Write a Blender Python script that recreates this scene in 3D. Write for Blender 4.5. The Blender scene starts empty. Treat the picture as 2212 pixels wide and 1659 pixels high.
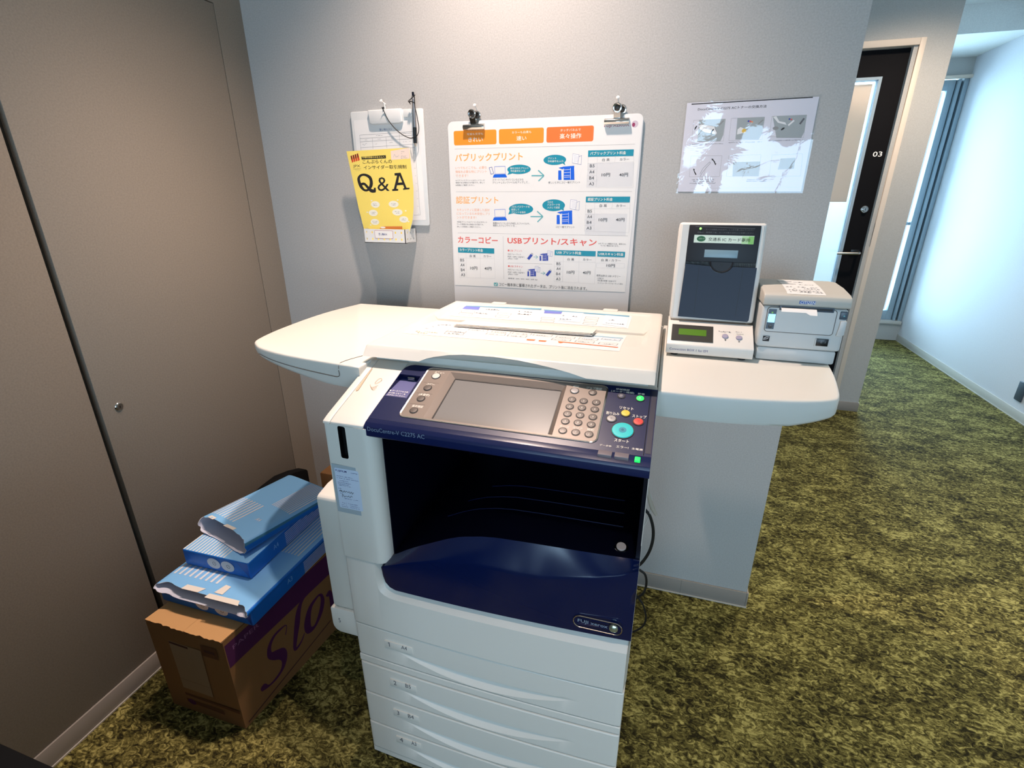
import bpy, bmesh, math, random
from mathutils import Vector, Matrix
from mathutils.geometry import tessellate_polygon
random.seed(7)
SC = bpy.context.scene
COL = SC.collection

# ---------------------------------------------------------------- camera
cam_data = bpy.data.cameras.new('camera')
cam_data.sensor_width = 36.0
cam_data.lens = 1074.4957 / 2212 * 36.0
cam_data.clip_start = 0.02
cam = bpy.data.objects.new('camera', cam_data)
COL.objects.link(cam)
cam.matrix_world = (Matrix.Translation((1.31786513, -1.48820161, 1.31039239))
                    @ Matrix.Rotation(math.radians(17.1684452), 4, 'Z')
                    @ Matrix.Rotation(math.radians(69.148635), 4, 'X')
                    @ Matrix.Rotation(math.radians(-0.0532266), 4, 'Z'))
SC.camera = cam

# ---------------------------------------------------------------- world, lights, exposure
vs = SC.view_settings
vs.view_transform = 'Standard'; vs.look = 'None'; vs.gamma = 1.0; vs.use_curve_mapping = False
vs.exposure = 0.15
SC.cycles.use_denoising = True
SC.cycles.max_bounces = 8
SC.cycles.sample_clamp_indirect = 6.0
W = bpy.data.worlds.new('world'); SC.world = W; W.use_nodes = True
W.node_tree.nodes['Background'].inputs[0].default_value = (0.62, 0.82, 1.0, 1)
W.node_tree.nodes['Background'].inputs[1].default_value = 1.0

def area(name, loc, rot, sx, sy, power, color):
    l = bpy.data.lights.new(name, 'AREA'); l.shape = 'RECTANGLE'; l.size = sx; l.size_y = sy
    l.energy = power; l.color = color
    o = bpy.data.objects.new(name, l); COL.objects.link(o); o.location = loc; o.rotation_euler = rot
    return o
def spot(name, loc, target, power, color, deg, blend, rad):
    l = bpy.data.lights.new(name, 'SPOT'); l.energy = power; l.color = color
    l.spot_size = math.radians(deg); l.spot_blend = blend; l.shadow_soft_size = rad
    o = bpy.data.objects.new(name, l); COL.objects.link(o); o.location = loc
    o.rotation_euler = (Vector(target) - Vector(loc)).to_track_quat('-Z', 'Y').to_euler()
    return o
WARM = (1.0, 0.78, 0.665); DAY = (0.50, 0.755, 1.0)
spot('ceiling_downlight', (0.86, -0.38, 2.46), (0.86, -0.46, 1.0), 102, WARM, 110, 0.9, 0.03)
spot('ceiling_downlight_corner', (0.52, -0.46, 2.46), (0.40, -0.50, 1.0), 48, WARM, 56, 0.9, 0.02)
spot('ceiling_downlight_aisle', (2.40, 1.25, 2.46), (2.40, 1.55, 0.0), 75, (1.0, .80, .62), 125, 0.8, 0.05)
spot('ceiling_downlight_aisle', (2.50, -0.15, 2.46), (2.50, -0.1, 0.0), 85, (1.0, .82, .56), 78, 0.9, 0.05)
spot('added_fill_spot_front', (1.45, -1.60, 2.46), (1.15, -0.95, 0.0), 46, WARM, 36, 0.9, 0.04)  # unseen fill lamp, added to brighten drawer scoops and upward faces
area('rear_window_daylight', (2.45, -4.35, 1.10), (math.radians(90), 0, 0), 1.5, 1.35, 40, DAY)
area('rear_side_window_daylight', (0.92, -4.35, 1.10), (math.radians(90), 0, 0), 0.5, 1.35, 18, DAY)
area('corridor_window_daylight', (3.0, 4.35, 1.2), (math.radians(-90), 0, 0), 0.86, 1.95, 110, (0.50, 0.80, 1.0))
area('office_ceiling_light', (2.0, 3.0, 2.40), (0, 0, 0), 0.8, 0.8, 110, (0.55, 0.82, 1.0))

# ---------------------------------------------------------------- materials
def lin(c):
    return tuple(((v / 255 / 12.92) if v <= 10.31 else ((v / 255 + 0.055) / 1.055) ** 2.4) for v in c)
MATS = {}
SPEC = {  # name: sRGB, roughness, metallic, emission
 'copier_white': ((226, 222, 212), .42, 0, 0), 'copier_grey': ((190, 188, 182), .45, 0, 0),
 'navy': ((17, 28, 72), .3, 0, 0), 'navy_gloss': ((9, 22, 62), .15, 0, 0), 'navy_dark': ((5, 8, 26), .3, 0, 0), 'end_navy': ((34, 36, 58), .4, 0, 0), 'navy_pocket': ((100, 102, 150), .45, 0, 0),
 'taupe': ((134, 121, 111), .4, .2, 0), 'taupe_dark': ((88, 80, 74), .35, .6, 0), 'silver': ((225, 215, 205), .2, 1, 0), 'chrome': ((215, 212, 208), .13, 1, 0),
 'screen': ((128, 125, 122), .3, 0, 0), 'black_plastic': ((14, 14, 16), .3, 0, 0), 'black2': ((8, 8, 9), .5, 0, 0), 'black_matte': ((12, 12, 13), .8, 0, 0),
 'key_grey': ((104, 94, 87), .35, .1, 0), 'key_white': ((225, 215, 205), .35, 0, 0), 'key_light': ((178, 170, 166), .35, 0, 0), 'key_cyan': ((40, 205, 205), .3, 0, 0), 'key_yellow': ((245, 205, 70), .35, 0, 0), 'key_red': ((225, 70, 60), .35, 0, 0), 'key_navy': ((70, 72, 92), .4, 0, 0),
 'led_green': ((30, 235, 90), .4, 0, 1.1), 'led_lime': ((150, 255, 110), .4, 0, 1.4), 'led_grey': ((120, 112, 118), .4, 0, 0),
 'reader_white': ((228, 224, 216), .4, 0, 0), 'reader_black': ((18, 19, 26), .5, 0, 0), 'reader_slate': ((22, 34, 54), .5, 0, 0), 'reader_lcd': ((130, 158, 170), .3, 0, 0),
 'lcd_frame': ((62, 60, 56), .25, 0, 0), 'lcd_green': ((78, 124, 16), .35, 0, 0), 'button_lilac': ((160, 155, 175), .5, 0, 0),
 'printer_grey': ((206, 208, 206), .45, 0, 0), 'printer_top': ((196, 192, 182), .5, 0, 0), 'printer_slate': ((70, 84, 98), .35, 0, 0), 'printer_lit': ((150, 215, 255), .4, 0, 1.2), 'logo_blue': ((60, 95, 170), .4, 0, 0),
 'paper_white': ((236, 235, 232), .6, 0, 0), 'paper_cream': ((240, 232, 220), .65, 0, 0), 'board_white': ((222, 222, 222), .5, 0, 0), 'clip_white': ((226, 228, 226), .35, 0, 0),
 'carton': ((148, 104, 61), .85, 0, 0), 'carton_light': ((206, 158, 104), .85, 0, 0), 'carton_dark': ((108, 66, 38), .85, 0, 0), 'carton_label': ((166, 138, 108), .8, 0, 0), 'purple': ((84, 26, 78), .7, 0, 0), 'palepurple': ((150, 100, 140), .7, 0, 0), 'brown': ((84, 46, 40), .8, 0, 0),
 'ream_light': ((136, 200, 252), .45, 0, 0), 'ream_blue': ((22, 116, 216), .4, 0, 0), 'ream_deep': ((12, 92, 196), .4, 0, 0), 'ream_shade_teal': ((62, 128, 168), .45, 0, 0), 'ream_white': ((236, 236, 240), .5, 0, 0), 'ream_inner': ((214, 216, 232), .6, 0, 0),
 'cable_black': ((14, 14, 15), .5, 0, 0), 'cable_white': ((205, 200, 192), .5, 0, 0), 'lever_beige': ((190, 178, 162), .5, 0, 0),
 'door_black': ((10, 9, 13), .7, 0, 0), 'frame_cream': ((222, 206, 190), .5, 0, 0), 'alu': ((158, 176, 188), .4, .15, 0), 'alu_dark': ((62, 72, 80), .5, .1, 0), 'steel': ((190, 188, 184), .2, 1, 0),
 'blind_beige': ((226, 202, 184), .8, 0, 0), 'leaf_white': ((205, 225, 235), .5, 0, 0),
 'gap_dark': ((64, 60, 52), .7, 0, 0), 'baseboard': ((150, 142, 134), .5, 0, 0), 'basewhite': ((196, 190, 182), .45, 0, 0),
 # printing inks
 'white': ((240, 240, 240), .6, 0, 0), 'paleprint': ((246, 240, 226), .6, 0, 0), 'ink': ((66, 66, 72), .7, 0, 0), 'ink2': ((28, 26, 28), .7, 0, 0), 'ink3': ((96, 96, 104), .7, 0, 0), 'inkblue': ((50, 74, 168), .6, 0, 0), 'inkblue2': ((52, 54, 128), .6, 0, 0),
 'orange': ((255, 150, 40), .5, 0, 0), 'orange2': ((250, 120, 50), .5, 0, 0), 'orangetext': ((250, 178, 92), .5, 0, 0), 'peachtext': ((244, 180, 140), .6, 0, 0), 'redtext': ((226, 92, 84), .5, 0, 0), 'wine': ((150, 50, 90), .5, 0, 0), 'wineball': ((206, 190, 200), .4, 0, 0),
 'teal': ((14, 142, 166), .5, 0, 0), 'aqua': ((104, 178, 184), .5, 0, 0), 'printblue': ((0, 96, 222), .5, 0, 0), 'printgrey': ((190, 190, 192), .6, 0, 0), 'grey': ((150, 150, 150), .6, 0, 0), 'drawgrey': ((168, 176, 178), .6, 0, 0), 'yellow': ((236, 192, 60), .5, 0, 0),
 'brochure': ((246, 222, 112), .5, 0, 0), 'jpxred': ((214, 72, 44), .5, 0, 0), 'jpxdark': ((110, 30, 26), .5, 0, 0), 'notepink': ((238, 218, 204), .6, 0, 0), 'bubble': ((238, 236, 220), .6, 0, 0), 'desk': ((216, 128, 62), .6, 0, 0),
 'violetprint': ((120, 130, 214), .5, 0, 0), 'tealprint': ((110, 168, 196), .5, 0, 0), 'pap2': ((216, 228, 236), .6, 0, 0), 'gold': ((220, 190, 120), .6, 0, 0),
 'silverprint': ((150, 168, 190), .35, .3, 0), 'silverball': ((190, 200, 180), .2, .8, 0), 'dimprint': ((104, 104, 104), .5, 0, 0),
 'greenwhite': ((226, 240, 222), .5, 0, 0), 'greenfade': ((140, 204, 110), .5, 0, 0), 'greenfade2': ((186, 224, 168), .5, 0, 0), 'deepgreen': ((40, 104, 60), .5, 0, 0), 'label_border': ((190, 120, 128), .6, 0, 0), 'label_film': ((172, 184, 190), .4, 0, 0), 'sheet_paper': ((226, 226, 236), .6, 0, 0), 'label_paper': ((206, 218, 236), .6, 0, 0), 'groove': ((212, 180, 150), .6, 0, 0), 'seam': ((110, 106, 100), .7, 0, 0),
}
def new_mat(name):
    m = bpy.data.materials.new(name); m.use_nodes = True
    return m, m.node_tree.nodes, m.node_tree.links, m.node_tree.nodes['Principled BSDF']
def mat(name):
    if name in MATS: return MATS[name]
    rgb, ro, me, em = SPEC[name]
    m, N, L, b = new_mat(name)
    b.inputs['Base Color'].default_value = (*lin(rgb), 1)
    b.inputs['Roughness'].default_value = ro; b.inputs['Metallic'].default_value = me
    if name in ('door_black', 'black_matte', 'navy_dark'): b.inputs['Specular IOR Level'].default_value = .15 if name != 'navy_dark' else .4
    if name == 'blind_beige':
        t = N.new('ShaderNodeBsdfTranslucent'); t.inputs[0].default_value = (*lin(rgb), 1); x = N.new('ShaderNodeMixShader'); x.inputs[0].default_value = .45
        L.new(b.outputs[0], x.inputs[1]); L.new(t.outputs[0], x.inputs[2]); L.new(x.outputs[0], N['Material Output'].inputs[0])
    if em:
        b.inputs['Emission Color'].default_value = (*lin(rgb), 1); b.inputs['Emission Strength'].default_value = em
    if name in ('copier_white', 'printer_grey', 'printer_top', 'copier_grey', 'reader_white', 'navy', 'carton', 'carton_light'):
        n = N.new('ShaderNodeTexNoise'); n.inputs['Scale'].default_value = 900 if 'carton' not in name else 160; n.inputs['Detail'].default_value = 2
        tc = N.new('ShaderNodeTexCoord'); L.new(tc.outputs['Object'], n.inputs['Vector'])
        bu = N.new('ShaderNodeBump'); bu.inputs['Strength'].default_value = .06; bu.inputs['Distance'].default_value = .001
        L.new(n.outputs['Fac'], bu.inputs['Height']); L.new(bu.outputs['Normal'], b.inputs['Normal'])
    MATS[name] = m
    return m
def wall_mat(name, rgb, rough=.8):
    m, N, L, b = new_mat(name)
    tc = N.new('ShaderNodeTexCoord')
    n = N.new('ShaderNodeTexNoise'); n.inputs['Scale'].default_value = 260; n.inputs['Detail'].default_value = 3
    L.new(tc.outputs['Object'], n.inputs['Vector'])
    r = N.new('ShaderNodeValToRGB'); c = lin(rgb)
    r.color_ramp.elements[0].position = .3; r.color_ramp.elements[1].position = .7
    r.color_ramp.elements[0].color = (*[v * .9 for v in c], 1); r.color_ramp.elements[1].color = (*[min(1, v * 1.07) for v in c], 1)
    L.new(n.outputs['Fac'], r.inputs['Fac']); L.new(r.outputs['Color'], b.inputs['Base Color'])
    bu = N.new('ShaderNodeBump'); bu.inputs['Strength'].default_value = .09; bu.inputs['Distance'].default_value = .0012
    L.new(n.outputs['Fac'], bu.inputs['Height']); L.new(bu.outputs['Normal'], b.inputs['Normal'])
    b.inputs['Roughness'].default_value = rough
    MATS[name] = m
wall_mat('wall_paint', (184, 183, 180)); wall_mat('wall_pale', (220, 220, 226)); wall_mat('leaf_paint_dimmed', (136, 126, 113), .7); wall_mat('ceiling_paint', (225, 225, 222))  # left wall and leaf tone darkened to stand in for dimmer light
def carpet():
    m, N, L, b = new_mat('carpet')
    tc = N.new('ShaderNodeTexCoord')
    big = N.new('ShaderNodeTexNoise'); big.inputs['Scale'].default_value = 7; big.inputs['Detail'].default_value = 3; big.inputs['Distortion'].default_value = .6
    mid = N.new('ShaderNodeTexNoise'); mid.inputs['Scale'].default_value = 52; mid.inputs['Detail'].default_value = 5; mid.inputs['Roughness'].default_value = .62; mid.inputs['Distortion'].default_value = 1.3
    fin = N.new('ShaderNodeTexNoise'); fin.inputs['Scale'].default_value = 420; fin.inputs['Detail'].default_value = 2
    mp = N.new('ShaderNodeMapping'); mp.inputs['Scale'].default_value = (1.0, 1.5, 1)
    L.new(tc.outputs['Object'], mp.inputs['Vector'])
    for n in (big, mid): L.new(mp.outputs['Vector'], n.inputs['Vector'])
    L.new(tc.outputs['Object'], fin.inputs['Vector'])
    a = N.new('ShaderNodeMath'); a.operation = 'MULTIPLY_ADD'; a.inputs[1].default_value = .27; L.new(big.outputs['Fac'], a.inputs[0])
    k = N.new('ShaderNodeMath'); k.operation = 'MULTIPLY'; k.inputs[1].default_value = .73; L.new(mid.outputs['Fac'], k.inputs[0]); L.new(k.outputs[0], a.inputs[2])
    f = N.new('ShaderNodeMath'); f.operation = 'MULTIPLY_ADD'; f.inputs[1].default_value = .10; L.new(fin.outputs['Fac'], f.inputs[0]); L.new(a.outputs[0], f.inputs[2])
    r = N.new('ShaderNodeValToRGB'); e = r.color_ramp.elements
    e[0].position = .455; e[0].color = (.018, .015, .005, 1); e[1].position = .66; e[1].color = (.40, .352, .118, 1)
    q = e.new(.53); q.color = (.085, .073, .020, 1); q = e.new(.59); q.color = (.18, .156, .046, 1)
    L.new(f.outputs[0], r.inputs['Fac']); L.new(r.outputs['Color'], b.inputs['Base Color'])
    b.inputs['Roughness'].default_value = .95; b.inputs['Specular IOR Level'].default_value = .15
    bu = N.new('ShaderNodeBump'); bu.inputs['Strength'].default_value = .6; bu.inputs['Distance'].default_value = .004
    L.new(f.outputs[0], bu.inputs['Height']); L.new(bu.outputs['Normal'], b.inputs['Normal'])
    MATS['carpet'] = m
carpet()
def clear_mat(name, tint, strength, rough, bump_scale=0, bump=0, flat=0):
    m, N, L, b = new_mat(name)
    out = N['Material Output']; N.remove(b)
    t = N.new('ShaderNodeBsdfTransparent'); t.inputs[0].default_value = (*tint, 1)
    g = N.new('ShaderNodeBsdfGlossy'); g.inputs['Roughness'].default_value = rough
    fr = N.new('ShaderNodeFresnel'); fr.inputs['IOR'].default_value = strength
    mx = N.new('ShaderNodeMixShader')
    mx.inputs[0].default_value = flat
    if not flat: L.new(fr.outputs[0], mx.inputs[0])
    L.new(t.outputs[0], mx.inputs[1]); L.new(g.outputs[0], mx.inputs[2]); L.new(mx.outputs[0], out.inputs[0])
    if bump:
        tc = N.new('ShaderNodeTexCoord'); mp = N.new('ShaderNodeMapping'); mp.inputs['Scale'].default_value = (1, 1, 1.5); n = N.new('ShaderNodeTexNoise'); n.inputs['Scale'].default_value = bump_scale; n.inputs['Detail'].default_value = 3; n.inputs['Distortion'].default_value = .8
        L.new(tc.outputs['Object'], mp.inputs['Vector']); L.new(mp.outputs['Vector'], n.inputs['Vector'])
        bu = N.new('ShaderNodeBump'); bu.inputs['Strength'].default_value = bump; bu.inputs['Distance'].default_value = .01
        L.new(n.outputs['Fac'], bu.inputs['Height'])
        L.new(bu.outputs['Normal'], g.inputs['Normal']); L.new(bu.outputs['Normal'], fr.inputs['Normal'])
    MATS[name] = m
clear_mat('laminate', (1, 1, 1), 1.5, .045, 16, .08, .085); clear_mat('glass', (.97, .99, 1), 1.45, .0); clear_mat('pen_clear', (.9, .9, .93), 1.6, .1)

# ---------------------------------------------------------------- mesh builder
_TX = {}
def text_geo(s, bold):
    key = (s, bold)
    if key in _TX: return _TX[key]
    cu = bpy.data.curves.new('lettering', 'FONT'); cu.body = s; cu.size = 1.0; cu.resolution_u = 2; cu.fill_mode = 'FRONT'
    cu.offset = (0, .010, .020)[bold]
    o = bpy.data.objects.new('lettering', cu); COL.objects.link(o)
    dg = bpy.context.evaluated_depsgraph_get(); me = o.evaluated_get(dg).to_mesh()
    V = [(v.co.x, v.co.y) for v in me.vertices]; F = [tuple(p.vertices) for p in me.polygons]
    o.evaluated_get(dg).to_mesh_clear(); bpy.data.objects.remove(o); bpy.data.curves.remove(cu)
    if V:
        x0 = min(v[0] for v in V); x1 = max(v[0] for v in V); y0 = min(v[1] for v in V); y1 = max(v[1] for v in V)
        V = [((x - x0) / max(1e-6, x1 - x0), (y - y0) / max(1e-6, y1 - y0)) for x, y in V]
    _TX[key] = (V, F)
    return _TX[key]

class MB:
    def __init__(s): s.bm = bmesh.new(); s.mats = []
    def mi(s, name):
        if name not in s.mats: s.mats.append(name)
        return s.mats.index(name)
    def face(s, pts, m, smooth=False):
        vs_ = [s.bm.verts.new(p) for p in pts]
        try:
            f = s.bm.faces.new(vs_); f.material_index = s.mi(m); f.smooth = smooth
        except ValueError: pass
    def mesh(s, V, F, m):
        i = s.mi(m); vs_ = [s.bm.verts.new(p) for p in V]
        for f in F:
            try: q = s.bm.faces.new([vs_[k] for k in f]); q.material_index = i
            except ValueError: pass
    def add_bm(s, b, m, xf=None):
        i = s.mi(m); mp = {}
        for v in b.verts: mp[v] = s.bm.verts.new(xf(v.co) if xf else v.co)
        for f in b.faces:
            try: q = s.bm.faces.new([mp[v] for v in f.verts]); q.material_index = i
            except ValueError: pass
        b.free()
    def box(s, x0, x1, y0, y1, z0, z1, m, bev=0, seg=2, xf=None):
        b = bmesh.new(); bmesh.ops.create_cube(b, size=1)
        for v in b.verts: v.co = (x0 + (v.co.x + .5) * (x1 - x0), y0 + (v.co.y + .5) * (y1 - y0), z0 + (v.co.z + .5) * (z1 - z0))
        if bev: bmesh.ops.bevel(b, geom=list(b.edges), offset=bev, segments=seg, profile=.5, affect='EDGES')
        s.add_bm(b, m, xf)
    def prism(s, pts, axis, a0, a1, m, bev=0, seg=2, xf=None):
        f = {'x': lambda p, a: (a, p[0], p[1]), 'y': lambda p, a: (p[0], a, p[1]), 'z': lambda p, a: (p[0], p[1], a)}[axis]
        b = bmesh.new(); n = len(pts)
        A = [b.verts.new(f(p, a0)) for p in pts]; B = [b.verts.new(f(p, a1)) for p in pts]
        b.faces.new(A); b.faces.new(B[::-1])
        for i in range(n): b.faces.new((A[i], B[i], B[(i + 1) % n], A[(i + 1) % n]))
        bmesh.ops.recalc_face_normals(b, faces=b.faces)
        if bev: bmesh.ops.bevel(b, geom=list(b.edges), offset=bev, segments=seg, profile=.5, affect='EDGES')
        s.add_bm(b, m, xf)
    def lathe(s, prof, c, ax, m, n=24, xf=None):
        """prof: (radius, along) pairs about axis AX through C; closes tips of radius 0"""
        ax = Vector(ax).normalized(); u = ax.orthogonal().normalized(); w = ax.cross(u); c = Vector(c)
        b = bmesh.new(); R = []
        for r, a in prof:
            if r < 1e-7: R.append([b.verts.new(c + ax * a)])
            else: R.append([b.verts.new(c + ax * a + (u * math.cos(2 * math.pi * k / n) + w * math.sin(2 * math.pi * k / n)) * r) for k in range(n)])
        for P, Q in zip(R, R[1:]):
            for k in range(n):
                k2 = (k + 1) % n
                vs_ = [P[k % len(P)], P[k2 % len(P)], Q[k2 % len(Q)], Q[k % len(Q)]]
                vs_ = list(dict.fromkeys(vs_))
                if len(vs_) > 2: b.faces.new(vs_)
        s.add_bm(b, m, xf)
    def cyl(s, c, ax, r, h, m, n=24, bev=0):
        s.lathe([(0, 0), (r, 0), (r, h - bev), (r - bev, h), (0, h)] if bev else [(0, 0), (r, 0), (r, h), (0, h)], c, ax, m, n)
    def tube(s, pts, r, m, n=8, smooth=True, closed=False):
        P = [Vector(p) for p in pts]
        if smooth and len(P) > 2:
            Q = []
            for i in range(len(P) - 1):
                p0 = P[max(i - 1, 0)]; p1 = P[i]; p2 = P[i + 1]; p3 = P[min(i + 2, len(P) - 1)]
                for k in range(5):
                    t = k / 5; Q.append(.5 * ((2 * p1) + (p2 - p0) * t + (2 * p0 - 5 * p1 + 4 * p2 - p3) * t * t + (3 * p1 - p0 - 3 * p2 + p3) * t ** 3))
            Q.append(P[-1]); P = Q
        rs = r if callable(r) else (lambda t: r)
        b = bmesh.new(); R = []; up = None
        for i, p in enumerate(P):
            d = (P[min(i + 1, len(P) - 1)] - P[max(i - 1, 0)]).normalized()
            if up is None: up = d.orthogonal().normalized()
            up = (up - d * up.dot(d)).normalized(); w = d.cross(up); rr = rs(i / max(1, len(P) - 1))
            R.append([b.verts.new(p + (up * math.cos(2 * math.pi * k / n) + w * math.sin(2 * math.pi * k / n)) * rr) for k in range(n)])
        for A, B in zip(R, R[1:]):
            for k in range(n): b.faces.new((A[k], A[(k + 1) % n], B[(k + 1) % n], B[k]))
        b.faces.new(R[0][::-1]); b.faces.new(R[-1])
        s.add_bm(b, m)
    def grid(s, fn, us, vs_, m):
        i = s.mi(m) if isinstance(m, str) else None
        G = [[s.bm.verts.new(fn(u, v)) for v in vs_] for u in us]
        for a in range(len(us) - 1):
            for c in range(len(vs_) - 1):
                q = [G[a][c], G[a + 1][c], G[a + 1][c + 1], G[a][c + 1]]
                try:
                    f = s.bm.faces.new(q); f.material_index = i if i is not None else s.mi(m(us[a], vs_[c]))
                except ValueError: pass
        return G
    def plate(s, outer, holes, fn, d0, d1, m, side=None, rim=True):
        """flat plate with holes; fn(a, b, d) maps to space; front at d1, walls down to d0"""
        loops = [outer] + holes; flat = [p for l in loops for p in l]
        tri = tessellate_polygon([[Vector((p[0], p[1], 0)) for p in l] for l in loops])
        s.mesh([fn(p[0], p[1], d1) for p in flat], tri, m)
        for l in (loops if rim else holes):
            n = len(l)
            for k in range(n):
                a, b = l[k], l[(k + 1) % n]
                s.face([fn(*a, d0), fn(*b, d0), fn(*b, d1), fn(*a, d1)], side or m)
    def art(s, data, fn, base=.00006, step=.000002):
        """printed graphics: items drawn in millimetres on fn(a, b, d), later ones a hair further out"""
        d = base
        for it in data:
            k = it[0]
            if k in ('INFO', 'KEY', 'NUM'): continue
            d += step
            f = lambda a, b: fn(a / 1000, b / 1000, d)
            if k == 'T':
                _, t, x0, z0, x1, h, c, bo = it
                if t in ('1', 'I'):
                    c0 = (x0 + x1) / 2; w = h * .075; x0, x1 = c0 - w, c0 + w
                    if t == '1': s.face([fn(a / 1000, b / 1000, d) for a, b in ((x0, z0 + h), (x0, z0 + h * .86), (x0 - h * .22, z0 + h * .72), (x0 - h * .22, z0 + h * .86))], c)
                V, F = text_geo(t, int(bo)); dd = d
                s.mesh([fn((x0 + v[0] * (x1 - x0)) / 1000, (z0 + v[1] * h) / 1000, dd) for v in V], F, c)
            elif k == 'S':
                _, x0, z0, x1, h, c = it; x = x0; dd = d
                while x < x1:
                    w = min(h * random.uniform(.35, 1.0), x1 - x); hh = h * random.uniform(.45, .95); o = random.uniform(0, h - hh)
                    if random.random() < .86:
                        s.face([fn(a / 1000, b / 1000, dd) for a, b in ((x, z0 + o), (x + w, z0 + o), (x + w, z0 + o + hh * .4), (x, z0 + o + hh * .4))], c)
                        if random.random() < .7: s.face([fn(a / 1000, b / 1000, dd) for a, b in ((x + w * .3, z0 + o), (x + w * .55, z0 + o), (x + w * .55, z0 + o + hh), (x + w * .3, z0 + o + hh))], c)
                    x += w + h * .16
            elif k == 'P':
                pts = it[1]; tri = tessellate_polygon([[Vector((a, b, 0)) for a, b in pts]])
                s.mesh([f(a, b) for a, b in pts], tri, it[2])
            elif k == 'L':
                pts, w, c = it[1], it[2] / 2, it[3]
                for (a, b), (e, g) in zip(pts, pts[1:]):
                    l = math.hypot(e - a, g - b) or 1; nx, ny = -(g - b) / l * w, (e - a) / l * w
                    s.face([f(a + nx, b + ny), f(a - nx, b - ny), f(e - nx, g - ny), f(e + nx, g + ny)], c)
            elif k == 'V':
                Q = []; pts = it[1]
                for i in range(len(pts) - 1):
                    p = [Vector(pts[max(0, min(len(pts) - 1, i + j))]) for j in (-1, 0, 1, 2)]
                    for q in range(6):
                        t = q / 6; Q.append(.5 * (2 * p[1] + (p[2] - p[0]) * t + (2 * p[0] - 5 * p[1] + 4 * p[2] - p[3]) * t * t + (3 * p[1] - p[0] - 3 * p[2] + p[3]) * t ** 3))
                Q.append(Vector(pts[-1])); E = []
                for i, q in enumerate(Q):
                    t = (Q[min(i + 1, len(Q) - 1)] - Q[max(i - 1, 0)]); l = math.hypot(t.x, t.y) or 1; w = max(.1, q.z) / 2
                    E.append(((q.x - t.y / l * w, q.y + t.x / l * w), (q.x + t.y / l * w, q.y - t.x / l * w)))
                for A, B in zip(E, E[1:]): s.face([f(*A[0]), f(*A[1]), f(*B[1]), f(*B[0])], it[2])
            elif k == 'E':
                _, cx, cz, rx, rz, c = it; n = 28
                s.face([f(cx + rx * math.cos(2 * math.pi * q / n), cz + rz * math.sin(2 * math.pi * q / n)) for q in range(n)], c)
            elif k == 'R':
                _, x0, z0, x1, z1, r, c = it
                s.face([f(a, b) for a, b in rrect(x0, z0, x1, z1, r)], c)
            elif k == 'QRING':
                O = [(a, b) for a, b in it[1]]; I = [(a, b) for a, b in it[2]]; n = len(O)
                sm = lambda P: [tuple(.5 * ((2 * P[i][j]) + (P[(i + 1) % n][j] - P[i - 1][j]) * t + (2 * P[i - 1][j] - 5 * P[i][j] + 4 * P[(i + 1) % n][j] - P[(i + 2) % n][j]) * t * t + (3 * P[i][j] - P[i - 1][j] - 3 * P[(i + 1) % n][j] + P[(i + 2) % n][j]) * t ** 3) for j in (0, 1)) for i in range(n) for t in (0, .33, .66)]
                O, I = sm(O), sm(I); n = len(O)
                for q in range(n): s.face([f(*O[q]), f(*O[(q + 1) % n]), f(*I[(q + 1) % n]), f(*I[q])], it[3])
    def build(s, name, parent=None, angle=32, label=None):
        me = bpy.data.meshes.new(name); org = Vector(parent['_o']) if parent is not None else Vector((0, 0, 0))
        bmesh.ops.remove_doubles(s.bm, verts=s.bm.verts, dist=1e-6)
        bmesh.ops.recalc_face_normals(s.bm, faces=s.bm.faces)
        if parent is not None: bmesh.ops.translate(s.bm, verts=s.bm.verts, vec=-org)
        s.bm.to_mesh(me); s.bm.free()
        for n in s.mats: me.materials.append(mat(n))
        for p in me.polygons: p.use_smooth = True
        me.set_sharp_from_angle(angle=math.radians(angle))
        o = bpy.data.objects.new(name, me); COL.objects.link(o)
        if parent is not None: o.parent = parent
        o['_o'] = list(org)
        if label: o['label'] = label
        return o
def rrect(x0, z0, x1, z1, r, n=5):
    if x1 < x0: x0, x1 = x1, x0
    if z1 < z0: z0, z1 = z1, z0
    if r <= 0: return [(x0, z0), (x1, z0), (x1, z1), (x0, z1)]
    P = []
    for cx, cz, a in ((x1 - r, z0 + r, -90), (x1 - r, z1 - r, 0), (x0 + r, z1 - r, 90), (x0 + r, z0 + r, 180)):
        for k in range(n + 1):
            t = math.radians(a + 90 * k / n); P.append((cx + r * math.cos(t), cz + r * math.sin(t)))
    return P
def tag(o, label, cat, group=None):
    o['label'] = label; o['category'] = cat
    if group: o['group'] = group
    return o
def thing(name, label, cat, loc, group=None):
    o = bpy.data.objects.new(name, None); COL.objects.link(o); o.location = loc; o.empty_display_size = .05
    o['_o'] = list(loc)
    return tag(o, label, cat, group)
def struct(o): o['kind'] = 'structure'; return o
def lerp(T, x):
    if x <= T[0][0]: return T[0][1]
    for (a, b), (c, d) in zip(T, T[1:]):
        if x <= c: return b + (d - b) * (x - a) / (c - a)
    return T[-1][1]
def span(a, b, n): return [a + (b - a) * i / n for i in range(n + 1)]
def planeY(y): return lambda a, b, d: (a, y - d, b)

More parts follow.
